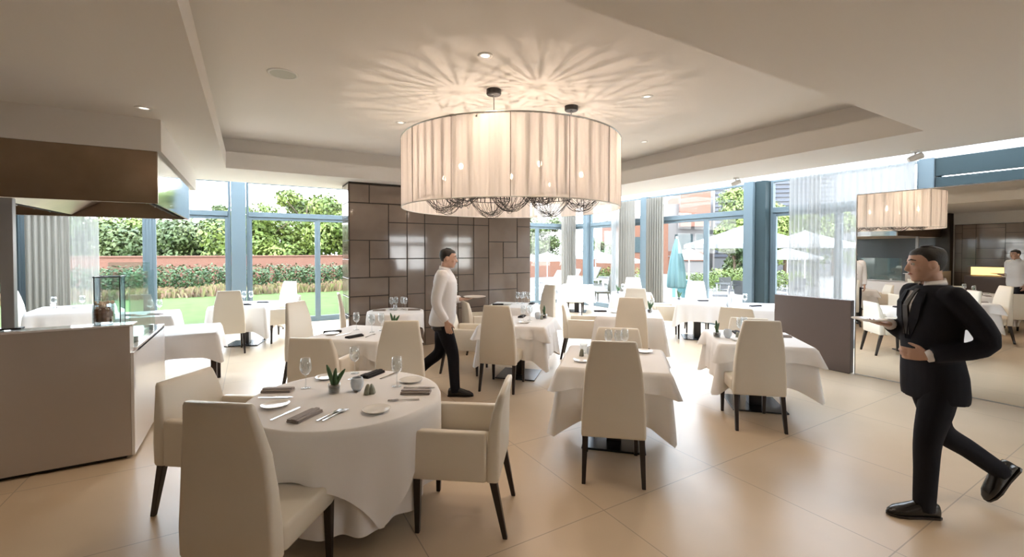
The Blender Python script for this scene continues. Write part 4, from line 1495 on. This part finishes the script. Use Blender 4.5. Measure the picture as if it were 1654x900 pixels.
    remesh(b.build('trousers', 'suit', t, smooth=True), 0.010, 5)
    for k in ('R', 'L'):
        hp, kn, an, ft, up = J['leg' + k]
        shoe(t, an, ft, up)
    # ---- top
    b = MB()
    if cloth == 'shirt':
        rows = [(0.84, 0.190, 0.142, -0.012), (0.87, 0.205, 0.155, -0.012), (0.95, 0.205, 0.156, -0.005), (1.05, 0.190, 0.142, 0.005), (1.15, 0.188, 0.138, 0.008), (1.27, 0.198, 0.142, 0.005), (1.36, 0.205, 0.136, -0.002), (1.43, 0.185, 0.112, -0.014), (1.475, 0.115, 0.086, -0.02), (1.50, 0.074, 0.075, -0.018)]
        sr, m = [0.078, 0.073, 0.060, 0.044], 'shirt'
    else:
        rows = [(0.75, 0.188, 0.145, -0.012), (0.80, 0.194, 0.148, -0.012), (0.92, 0.192, 0.144, -0.008), (1.06, 0.174, 0.130, 0.004), (1.16, 0.178, 0.132, 0.008), (1.28, 0.192, 0.138, 0.006), (1.37, 0.196, 0.134, -0.002), (1.43, 0.180, 0.112, -0.014), (1.48, 0.12, 0.088, -0.022), (1.50, 0.078, 0.078, -0.022)]
        sr, m = [0.076, 0.072, 0.060, 0.046], 'suit'
    b.loft([ell(rx, ry, (0, L(y, z), z), 26) for z, rx, ry, y in rows])
    for k in ('R', 'L'):
        sh, el, wr, hd, nr, th, cu = J['arm' + k]
        sh = (sh[0], L(sh[1], sh[2]), sh[2])
        w2 = Vector(wr) + (Vector(el) - Vector(wr)).normalized() * 0.015
        limb(b, [(sh[0] * 0.7, sh[1], sh[2] - 0.015), sh, el, w2], sr)
    top = remesh(b.build('shirt' if cloth == 'shirt' else 'jacket', m, t, smooth=True), 0.0095, 4)
    # ---- collar and small clothing details
    cz, cy = 1.497, L(-0.016, 1.5)
    b = MB()
    ring0, ring1 = [], []
    for k in range(25):
        a = PI / 2 + 0.28 + (2 * PI - 0.56) * k / 24
        ring0.append((0.071 * math.cos(a), cy + 0.071 * math.sin(a) + 0.006, cz - 0.01 - 0.012 * math.sin(a)))
        ring1.append((0.064 * math.cos(a), cy + 0.064 * math.sin(a) + 0.004, cz + 0.035 - 0.012 * math.sin(a)))
    b.loft([ring0, ring1, [(p[0] * 1.14, cy + (p[1] - cy) * 1.14, p[2] - 0.036) for p in ring1]], cap=False, closed=False)
    co = b.build('collar', 'shirt', t, smooth=True)
    s_ = co.modifiers.new('thick', 'SOLIDIFY')
    s_.thickness = 0.003
    if cloth == 'shirt':
        b = MB()
        for k in range(6):
            z = 0.98 + k * 0.085
            b.ball((0, L(0.155, z) - 0.006 * abs(k - 2), z), 0.006, n=8, m=6)
        b.build('buttons', 'porcelain', t)
        b = MB().loft([ell(0.183, 0.128, (0, L(-0.008, 0.9), z), 26) for z in (0.80, 0.835)])
        b.build('belt', 'black', t)
    else:
        yv = lambda z: L(0.139 if z > 1.2 else 0.136, z)
        v = [(-0.052, yv(1.44) - 0.055, 1.455), (0.052, yv(1.44) - 0.055, 1.455), (0.0, yv(1.14) + 0.008, 1.14), (-0.052, yv(1.36) - 0.006, 1.36), (0.052, yv(1.36) - 0.006, 1.36), (0.0, yv(1.36) + 0.010, 1.36)]
        b = MB().add(v + [(p[0], p[1] - 0.03, p[2]) for p in v], [(0, 3, 5), (0, 5, 1), (1, 5, 4), (3, 2, 5), (5, 2, 4), (6, 7, 11), (0, 1, 7, 6), (3, 0, 6, 9), (2, 3, 9, 8), (4, 2, 8, 10), (1, 4, 10, 7)])
        sf_ = b.build('shirt_front', 'shirt', t)
        MB().loft([[(-w, yv(z) + o, z), (w, yv(z) + o, z), (w, yv(z) + o - 0.012, z), (-w, yv(z) + o - 0.012, z)] for z, w, o in ((1.47, 0.018, -0.06), (1.44, 0.012, -0.035), (1.36, 0.020, 0.016), (1.17, 0.026, 0.014))]).build('tie', 'black', sf_)
        for s in (-1, 1):
            MB().loft([[(s * x0, yv(z) + o, z), (s * x1, yv(z) + o - 0.012, z), (s * x1, yv(z) + o - 0.022, z), (s * x0, yv(z) + o - 0.012, z)] for z, x0, x1, o in ((1.46, 0.045, 0.085, -0.035), (1.38, 0.045, 0.105, 0.004), (1.28, 0.030, 0.095, 0.016), (1.14, 0.002, 0.02, 0.018))]).build('lapel', 'suit', t)
        for k in ('R', 'L'):
            el, wr = Vector(J['arm' + k][1]), Vector(J['arm' + k][2])
            d = (el - wr).normalized()
            MB().tube([wr - d * 0.012, wr + d * 0.03], [0.036, 0.039], 14).build('shirt_cuff', 'shirt', t, smooth=True)
    return t


X_, Y_, Z_ = Vector((1, 0, 0)), Vector((0, 1, 0)), Vector((0, 0, 1))
walk = {
    'armR': ((0.185, -0.015, 1.42), (0.235, -0.045, 1.13), (0.225, 0.075, 0.90), (0.0, 0.25, -1.0), (-1, 0.1, 0), (0, 1, 0), 0.35),
    'armL': ((-0.185, -0.015, 1.42), (-0.225, -0.01, 1.14), (-0.135, 0.20, 1.125), (0.25, 1.0, 0.05), (0, 0, 1), (-1, 0, 0), 0.18),
    'legR': ((0.088, 0.0, 0.90), (0.092, 0.125, 0.50), (0.092, 0.155, 0.092), (0, 1, 0), (0, 0, 1)),
    'legL': ((-0.088, 0.0, 0.90), (-0.092, -0.06, 0.49), (-0.092, -0.36, 0.215), (0, 0.72, -0.70), (0, 0.70, 0.72)),
}
fw = Vector((0.86, -0.51, 0))
rt = Vector((fw.y, -fw.x, 0))                     # his right-hand side
foot = Vector((2.11, 4.78, 0))
org = foot - rt * 0.092 - fw * 0.20
w1 = human('dark-haired waiter in white shirt and black trousers walking past the brown partition', walk, 'shirt', org, face(fw.x, fw.y), 0.05, -0.12, 0.06)
dish = thing('serving_plate', 'flat white plate carried in front by the walking waiter', 'plate', org + rt * -0.09 + fw * 0.37 + Vector((0, 0, 1.152)))
mk_dish = [(0.0, 0.0), (0.08, 0.0), (0.09, 0.004), (0.135, 0.012), (0.138, 0.016), (0.133, 0.016), (0.085, 0.008), (0.0, 0.006)]
MB().lathe(mk_dish, 40).build('dish', 'porcelain', dish, smooth=True)

man_pose = {
    'armL': ((-0.178, -0.015, 1.42), (-0.235, -0.13, 1.16), (-0.145, 0.125, 1.055), (0.55, 0.85, 0.02), (0.8, -0.5, 0.1), (0, 0, 1), 0.45),
    'armR': ((0.178, -0.015, 1.42), (0.225, -0.02, 1.14), (0.115, 0.185, 1.215), (-0.35, 0.95, 0.10), (0, 0, 1), (1, 0, 0), 0.2),
    'legL': ((-0.090, 0.0, 0.90), (-0.095, 0.085, 0.505), (-0.095, 0.10, 0.092), (0, 1, 0), (0, 0, 1)),
    'legR': ((0.090, 0.0, 0.90), (0.094, -0.13, 0.50), (0.094, -0.47, 0.26), (0, 0.60, -0.80), (0, 0.80, 0.60)),
}
fw2 = Vector((-0.78, 0.62, 0)).normalized()
rt2 = Vector((fw2.y, -fw2.x, 0))
foot2 = at(1474, 834, 0)
org2 = foot2 + rt2 * 0.095 - fw2 * 0.165
w2 = human('man in black suit striding left in front of the mirror', man_pose, 'jacket', org2, face(fw2.x, fw2.y), -0.25, -0.10, 0.03)
d2 = thing('serving_plate', 'small white plate held before the chest of the man in the suit', 'plate', org2 + rt2 * 0.06 + fw2 * 0.345 + Vector((0, 0, 1.243)))
MB().lathe([(r * 0.72, z) for r, z in mk_dish], 40).build('dish', 'porcelain', d2, smooth=True)

fw3 = Vector((0.86, 0.51, 0))
w3 = copy_tree(w1)
w3.location = (-1.62, 2.95, 0)
w3.rotation_euler = (0, 0, face(fw3.x, fw3.y))
tag(w3, 'waiter in white shirt seen only in the mirror, by its right edge', 'person')
d3 = copy_tree(dish)
rt3 = Vector((fw3.y, -fw3.x, 0))
d3.location = Vector(w3.location) + rt3 * -0.09 + fw3 * 0.37 + Vector((0, 0, 1.152))
tag(d3, 'white plate carried by the waiter seen only in the mirror', 'plate')
# ------------------------------------------------------------------ outside
def ground(name, x0, x1, y0, y1, z, m, kind='structure'):
    o = MB().box(x0, x1, y0, y1, z - 0.3, z).build(name, m)
    o['kind'] = kind
    return o


ground('lawn', -40, 8.0, YF + 0.25, 26, -0.06, 'lawn')
ground('terrace_paving', 9.6, 60, -20, 60, -0.05, 'paving')
ground('ground_beyond', -60, 9.5, 26.2, 90, -0.2, 'hedge')
o = MB().box(8.0, 9.6, YF + 0.25, 26, -0.35, -0.05).build('path', 'paving')
o['kind'] = 'structure'


def leaves(b, rr, centre, rad, n, size, shell=0.55):
    """small leaf quads through an ellipsoid, denser towards its outside"""
    cx, cy, cz = centre
    for _ in range(n):
        while True:
            d = Vector((rr.uniform(-1, 1), rr.uniform(-1, 1), rr.uniform(-1, 1)))
            if 0.05 < d.length < 1:
                break
        d = d.normalized() * (shell + (1 - shell) * rr.random())
        p = Vector((cx + d.x * rad[0], cy + d.y * rad[1], cz + d.z * rad[2]))
        nrm = (d + Vector((rr.uniform(-.8, .8), rr.uniform(-.8, .8), rr.uniform(-.4, 1.0)))).normalized()
        u = nrm.orthogonal().normalized()
        u = (Matrix.Rotation(rr.uniform(0, 6.28), 3, nrm) @ u)
        w = nrm.cross(u)
        s = size * rr.uniform(0.6, 1.3)
        o = len(b.v)
        b.v += [p - u * s, p - w * s * 0.55, p + u * s, p + w * s * 0.55]
        b.f.append((o, o + 1, o + 2, o + 3))


def tree(name, label, base, h, rad, blobs, n, size, m, seed, trunk=0.16, low=0.35, group=None):
    rr = random.Random(seed)
    t = thing(name, label, 'tree', base, 0, group)
    pts = [(0, 0, 0), (0.1, 0.05, h * 0.3), (0.0, 0.1, h * 0.6), (0.1, 0, h * 0.85)]
    b = MB().tube(pts, [trunk, trunk * 0.8, trunk * 0.5, trunk * 0.15], 8)
    for k in range(6):
        a = rr.uniform(0, 6.28)
        z = h * rr.uniform(0.35, 0.6)
        b.tube([(0.05, 0.05, z), (math.cos(a) * rad * 0.4, math.sin(a) * rad * 0.4, z + h * 0.15), (math.cos(a) * rad * 0.7, math.sin(a) * rad * 0.7, z + h * 0.25)], [trunk * 0.4, trunk * 0.25, 0.02], 6)
    b.build('trunk', 'bark', t, smooth=True)
    b = MB()
    for k in range(blobs):
        a = rr.uniform(0, 6.28)
        q = rr.random() ** 0.5 * rad * 0.75
        z = h * (low + (0.92 - low) * rr.random())
        s = rad * rr.uniform(0.32, 0.55) * (1.15 - 0.5 * (z / h - low))
        leaves(b, rr, (q * math.cos(a), q * math.sin(a), z), (s, s, s * 0.75), n // blobs, size)
    b.build('crown', m, t, fix=False)
    return t


# --- garden side
gw = MB().box(-34, 8.6, 25.2, 25.5, -0.1, 1.44).build('garden_wall', 'brick')
tag(gw, 'long red brick garden wall behind the hedge', 'wall')
MB().box(-34, 8.6, 25.15, 25.55, 1.44, 1.50).build('coping', 'brick', gw)
rr = random.Random(31)
for i, (x0, x1, h) in enumerate(((-28, -9.0, 1.12), (-9.0, 0.0, 1.15), (0.0, 7.8, 1.10))):
    b = MB()
    nx = int((x1 - x0) / 0.55)
    for k in range(nx):
        for q in range(2):
            leaves(b, rr, (x0 + (k + 0.5) * (x1 - x0) / nx, 23.5 + 0.5 * q, h * 0.5 - 0.05), (0.5, 0.5, h * 0.55 + rr.uniform(-0.04, 0.08)), 260, 0.065)
    o = b.build('hedge', 'hedge', fix=False)
    tag(o, ('clipped green hedge before the brick wall, behind the left garden panes', 'clipped green hedge before the brick wall, behind the window post', 'clipped green hedge before the brick wall, beside the tiled partition')[i], 'hedge')
b = MB()
for k in range(5200):
    x, y = rr.uniform(-22, 7.5), rr.uniform(20.6, 22.9)
    h = rr.uniform(0.12, 0.38) * (0.6 + 0.4 * math.sin(x * 1.3) ** 2)
    a = rr.uniform(0, 6.28)
    o = len(b.v)
    dx, dy = 0.035 * math.cos(a), 0.035 * math.sin(a)
    lx, ly = rr.uniform(-0.1, 0.1), rr.uniform(-0.1, 0.1)
    b.v += [Vector((x - dx, y - dy, -0.06)), Vector((x + dx, y + dy, -0.06)), Vector((x + lx + dx, y + ly + dy, h)), Vector((x + lx - dx, y + ly - dy, h))]
    b.f.append((o, o + 1, o + 2, o + 3))
o = b.build('flower_grass', 'flower', fix=False)
tag(o, 'border of pinkish ornamental grasses between lawn and hedge', 'grasses', kind='stuff')

GT = 'trees behind the garden wall'
specs = [  # px, distance, height, radius, material, label
    (30, 31, 4.6, 4.0, 'tree_dark', 'olive green tree behind the beige curtain at the far left'),
    (170, 32, 4.0, 3.8, 'tree_dark', 'low olive tree behind the first wide garden pane'),
    (225, 34, 4.2, 3.6, 'tree', 'yellow-green tree just left of the thin window mullion'),
    (300, 33, 4.1, 3.9, 'tree_dark', 'olive tree in the middle of the second garden pane'),
    (360, 36, 5.6, 1.7, 'tree_dark', 'taller pointed tree just left of the wide window post'),
    (430, 31, 4.9, 3.4, 'tree', 'bright green leafy tree right of the wide window post'),
    (495, 33, 6.4, 3.2, 'tree', 'tallest bright green tree, rising above the glass door transom'),
    (550, 32, 5.6, 3.2, 'tree', 'bright green tree at the edge of the tiled partition'),
]
for i, (u, d, h, r, m, lab) in enumerate(specs):
    tree('garden_tree', lab, far(u, d, -0.2), h, r, 14, 9500, 0.15, m, 50 + i, low=0.22, group=GT)

# --- terrace side
b2 = MB().box(0, 22, 0, 0.3, -0.1, 1.25).build('garden_wall', 'brick2')
p = far(845, 26)
b2.location = (10.2, p.y + 2.5, 0)
tag(b2, 'low orange brick wall along the end of the terrace', 'wall')
MB().box(0, 22, -0.06, 0.36, 1.25, 1.32).build('coping', 'facade_pale', b2)


def building(label, base, rot, parts):
    t = thing('building', label, 'building', base, rot)
    for name, m, bx in parts:
        b = MB()
        for q in bx:
            b.box(*q)
        b.build(name, m, t)
    return t


lou = [(0.0, 9.0, -0.12, 0.0, 1.2 + 0.36 * k, 1.42 + 0.36 * k) for k in range(26)]
building('grey building with blue-grey louvre facade beyond the terrace', far(1185, 38), -YAW - 0.25, [
    ('wall', 'facade', [(-1.6, 13, 0.0, 8, -0.2, 11.5)]), ('louvre_screen', 'louvre', [(-1.55, 7.5, q[2], q[3], q[4], q[5]) for q in lou]),
    ('post', 'facade_pale', [(-1.7, -1.56, -0.2, 0, -0.2, 11), (1.4, 1.5, -0.2, 0, -0.2, 11)]), ('roof', 'facade_pale', [(-1.7, 13.3, -0.6, 8.3, 11.5, 11.8)])])
building('pale building with red brick box storey left of the louvre facade', far(1120, 36), -YAW - 0.2, [
    ('wall', 'facade_pale', [(-2.6, 1.3, 0.3, 7, -0.2, 5.6)]), ('brick_storey', 'brick', [(-1.1, 1.2, -0.4, 6.8, 3.7, 6.6)]),
    ('window', 'frame_dark', [(-1.4, 0.0, 0.24, 0.3, 1.9, 3.1), (0.25, 1.2, 0.24, 0.3, 1.9, 3.1)]), ('brick_band', 'brick', [(-2.4, 1.25, 0.2, 0.29, 0.9, 1.7)])])
building('orange brick block behind the terrace beside the paired curtains', far(1012, 34), -YAW, [
    ('wall', 'brick2', [(-0.9, 3.2, 0, 5, -0.2, 4.2)]), ('window', 'frame_dark', [(0.3, 1.3, -0.05, 0.0, 1.6, 2.8)]), ('roof', 'facade_pale', [(-1.1, 3.4, -0.2, 5.2, 4.2, 4.4)])])

GR = 'trees beyond the terrace'
for i, (u, d, h, r, m, lab) in enumerate((
        (886, 34, 4.4, 2.2, 'tree_dark', 'tree showing above the loungers in the far glazed corner'),
        (974, 33, 3.0, 1.4, 'tree_dark', 'small dark tree left of the orange brick block'),
        (1205, 27, 6.2, 2.0, 'tree', 'bright green tree left of the double window post on the terrace side'),
        (1188, 23, 2.6, 1.0, 'tree_dark', 'round dark green shrub tree under the big white parasol'),
        (1268, 30, 4.8, 2.6, 'tree', 'bright green tree behind the terrace right of the double post'),
        (1345, 32, 4.6, 2.8, 'tree', 'green tree glimpsed through the sheer curtain'))):
    tree('terrace_tree', lab, far(u, d, -0.1), h, r, 12, 7000, 0.12, m, 80 + i, trunk=0.12, low=0.3, group=GR)
for i, (u, d, w, h, lab) in enumerate(((1180, 19.5, 1.1, 1.05, 'round bright green hedge bush on the terrace under the big parasol'), (1125, 21, 1.3, 0.75, 'low green hedge behind the aqua chair on the terrace'), (990, 24, 1.8, 0.9, 'green hedge behind the white loungers'), (1262, 20, 1.6, 0.9, 'green hedge right of the double window post'))):
    b = MB()
    rr = random.Random(200 + i)
    for k in range(6):
        leaves(b, rr, ((k - 2.5) * w / 4, 0.1 * (k % 2), h * 0.5), (w * 0.32, 0.5, h * 0.52), 380, 0.055)
    o = b.build('hedge', 'tree', fix=False)
    o.location = far(u, d, -0.05)
    o.rotation_euler = (0, 0, -YAW)
    tag(o, lab, 'hedge')


def parasol(label, loc, r, h, rise, m='canvas', sides=8, drop=0.12, rot=0.0):
    t = thing('parasol', label, 'parasol', loc, rot, 'parasols on the terrace')
    MB().box(-0.3, 0.3, -0.3, 0.3, 0, 0.07).build('base', 'facade_pale', t, bevel=0.01)
    MB().tube([(0, 0, 0.07), (0, 0, h + rise + 0.03)], 0.03, 10).build('pole', 'white', t, smooth=True)
    rings = []
    for q, z in ((0.01, h + rise), (0.5, h + rise * 0.47), (1.0, h), (1.0, h - drop)):
        rings.append([(r * q * math.cos(2 * PI * k / sides), r * q * math.sin(2 * PI * k / sides), z) for k in range(sides)])
    MB().loft(rings, cap=False).build('canopy', m, t)
    for k in range(sides):
        a = 2 * PI * k / sides
        MB().tube([(0.03 * math.cos(a), 0.03 * math.sin(a), h + rise - 0.04), (r * 0.98 * math.cos(a), r * 0.98 * math.sin(a), h - 0.02)], 0.009, 5).build('rib', 'white', t)
    return t


parasol('big white parasol beyond the terrace door, left of the double window post', far(1204, 14.0, -0.05), 1.95, 1.98, 0.62, sides=8, rot=0.3)
parasol('small white parasol beside the closed aqua one', far(1113, 20, -0.05), 0.85, 1.50, 0.42, rot=0.2)
parasol('white parasol seen right of the double window post, before the sheer', far(1300, 17.2, -0.05), 1.8, 2.0, 0.55, rot=0.1)
parasol('white parasol lower behind the first one right of the post', far(1272, 23.5, -0.05), 1.6, 1.45, 0.5, rot=0.5)
parasol('white parasol over the loungers in the far corner window', far(884, 24, -0.05), 1.3, 1.35, 0.35, rot=0.2)
parasol('white parasol over the loungers, left part of the middle terrace panes', far(962, 25, -0.05), 1.4, 1.45, 0.35, rot=0.4)
parasol('white parasol over the loungers, right part of the middle terrace panes', far(1000, 22, -0.05), 1.2, 1.30, 0.32, rot=0.6)

t = thing('closed_parasol', 'closed aqua parasol hanging in folds beside the right beige curtain', 'parasol', far(1093, 14.6, -0.05), 0, 'parasols on the terrace')
MB().tube([(0, 0, 0.0), (0, 0, 2.25)], 0.03, 10).build('pole', 'white', t, smooth=True)
rings = []
for z, r in ((0.55, 0.24), (0.6, 0.27), (1.0, 0.25), (1.5, 0.19), (1.9, 0.11), (2.15, 0.05), (2.22, 0.02)):
    rings.append([(r * (1 + 0.16 * math.cos(8 * 2 * PI * k / 64)) * math.cos(2 * PI * k / 64), r * (1 + 0.16 * math.cos(8 * 2 * PI * k / 64)) * math.sin(2 * PI * k / 64), z) for k in range(64)])
MB().loft(rings).build('canopy', 'canvas_blue', t, smooth=True)
MB().box(-0.3, 0.3, -0.3, 0.3, 0, 0.07).build('base', 'facade_pale', t, bevel=0.01)

t = thing('aqua_cabinet', 'aqua painted garden cabinet below the closed aqua parasol', 'cabinet', far(1103, 15.4, -0.05), -YAW)
MB().box(-0.3, 0.22, -0.2, 0.2, 0.05, 0.72).build('body', 'teal_paint', t, bevel=0.01)
MB().box(-0.33, 0.25, -0.23, 0.23, 0.72, 0.76).build('top', 'teal_paint', t, bevel=0.005)
MB().box(-0.28, -0.05, -0.215, -0.20, 0.1, 0.68).build('door', 'teal_paint', t)
MB().box(-0.03, 0.20, -0.215, -0.20, 0.1, 0.68).build('door', 'teal_paint', t)


def make_lounger():
    t = thing('sun_lounger', 'x', 'sun lounger')
    f = MB().box(-0.33, -0.28, -0.95, 0.95, 0.26, 0.31).box(0.28, 0.33, -0.95, 0.95, 0.26, 0.31).box(-0.28, 0.28, -0.95, -0.90, 0.26, 0.31).box(-0.28, 0.28, 0.90, 0.95, 0.26, 0.31)
    f.build('frame', 'white', t)
    for sx in (-0.305, 0.305):
        for sy in (-0.85, 0.8):
            MB().box(sx - 0.025, sx + 0.025, sy - 0.025, sy + 0.025, 0, 0.26).build('leg', 'white', t)
    MB().box(-0.30, 0.30, -0.93, 0.25, 0.31, 0.40).build('mattress', 'canvas', t, bevel=0.02)
    m = Matrix.Translation((0, 0.25, 0.33)) @ Matrix.Rotation(R(48), 4, 'X')
    MB().box(-0.30, 0.30, 0.0, 0.75, 0.0, 0.08, mtx=m).build('backrest', 'canvas', t, bevel=0.02)
    return t


for i, (u, d, a) in enumerate(((893, 18.5, 5.0), (915, 20, 5.0), (990, 24, 4.9), (1001, 21, 4.9), (950, 22.5, 4.9))):
    place('lounger', make_lounger, ('white sun lounger before the orange wall in the far corner window', 'second white sun lounger, half behind the corner curtain', 'white sun lounger under the right parasol of the middle terrace panes', 'white sun lounger at the right by the paired curtains', 'farthest white sun lounger left of the door mullion')[i],
          'sun lounger', far(u, d, -0.05), a, 'white loungers on the terrace')


def make_terrace_chair():
    t = thing('terrace_chair', 'x', 'chair')
    for sx in (-0.24, 0.24):
        MB().tube([(sx, 0.22, 0), (sx, 0.22, 0.62), (sx, -0.2, 0.64), (sx, -0.24, 0.0)], 0.014, 8).build('side_frame', 'steel', t)
    MB().box(-0.23, 0.23, -0.2, 0.24, 0.42, 0.445).build('seat', 'facade', t, bevel=0.005)
    m = Matrix.Translation((0, -0.2, 0.45)) @ Matrix.Rotation(R(12), 4, 'X')
    MB().box(-0.23, 0.23, -0.012, 0.012, 0.0, 0.42, mtx=m).build('backrest', 'facade', t, bevel=0.005)
    return t


for i, (u, d, a) in enumerate(((1165, 13.2, 0.5), (1205, 13.6, -1.8), (1180, 15.0, 2.8), (1262, 13.5, 0.3), (1282, 14.6, 1.2))):
    place('tchair', make_terrace_chair, ('grey metal terrace chair at the left under the big parasol', 'grey metal terrace chair at the right under the big parasol', 'grey metal terrace chair behind the terrace table', 'grey metal terrace chair right of the double window post', 'grey metal terrace chair close to the sheer curtain')[i],
          'chair', far(u, d, -0.05), a, 'metal chairs on the terrace')
t = thing('terrace_table', 'grey metal terrace table under the big white parasol', 'table', far(1188, 14.0, -0.05), -YAW)
MB().box(-0.45, 0.45, -0.45, 0.45, 0.70, 0.73).build('tabletop', 'facade', t, bevel=0.004)
for sx in (-0.4, 0.4):
    for sy in (-0.4, 0.4):
        MB().box(sx - 0.02, sx + 0.02, sy - 0.02, sy + 0.02, 0, 0.70).build('leg', 'steel', t)
t = thing('rattan_chair', 'brown rattan chair side-on behind the glass of the middle terrace panes', 'chair', far(974, 14.1, -0.05), face(-0.86, 0.51))
for sx in (-0.2, 0.2):
    for y0, y1 in ((0.2, 0.2), (-0.2, -0.26)):
        MB().taper((sx, y0, 0.44), (sx, y1, 0), 0.04, 0.03).build('leg', 'bronze_chair', t)
MB().box(-0.23, 0.23, -0.22, 0.24, 0.42, 0.48).build('seat', 'bronze_chair', t, bevel=0.015)
MB().loft([[(x, y + yy, z) for x, y in rrect(w, 0.035, 0.012)] for z, yy, w in ((0.44, -0.21, 0.44), (0.7, -0.225, 0.43), (0.95, -0.27, 0.40), (1.05, -0.30, 0.38))]).build('backrest', 'bronze_chair', t, smooth=True)

# ------------------------------------------------------------------ daylight
w = bpy.data.worlds.new('sky')
sc.world = w
w.use_nodes = True
nt = w.node_tree
bg = nt.nodes['Background']
tc = nt.nodes.new('ShaderNodeTexCoord')
sx = nt.nodes.new('ShaderNodeSeparateXYZ')
rp = nt.nodes.new('ShaderNodeValToRGB')
rp.color_ramp.elements[0].position = 0.0
rp.color_ramp.elements[0].color = (1.0, 1.0, 1.0, 1)
rp.color_ramp.elements[1].position = 0.6
rp.color_ramp.elements[1].color = (0.74, 0.86, 1.0, 1)
nt.links.new(tc.outputs['Generated'], sx.inputs[0])
nt.links.new(sx.outputs['Z'], rp.inputs['Fac'])
nt.links.new(rp.outputs['Color'], bg.inputs['Color'])
bg.inputs['Strength'].default_value = 7.8
s = bpy.data.lights.new('sun', 'SUN')
s.energy = 2.2
s.color = (1.0, 0.95, 0.86)
s.angle = R(1.5)
so = bpy.data.objects.new('sun', s)
COL.objects.link(so)
so.rotation_euler = (R(42), 0, R(-28))

sc.view_settings.view_transform = 'Standard'
sc.view_settings.look = 'None'
sc.view_settings.exposure = 0.7
sc.view_settings.gamma = 1.0
sc.view_settings.use_curve_mapping = False
sc.cycles.use_denoising = True
sc.cycles.max_bounces = 10
sc.cycles.diffuse_bounces = 5
sc.cycles.glossy_bounces = 5
sc.cycles.transmission_bounces = 8
sc.cycles.transparent_max_bounces = 24
sc.cycles.sample_clamp_indirect = 6
sc.cycles.caustics_reflective = False
sc.cycles.caustics_refractive = False
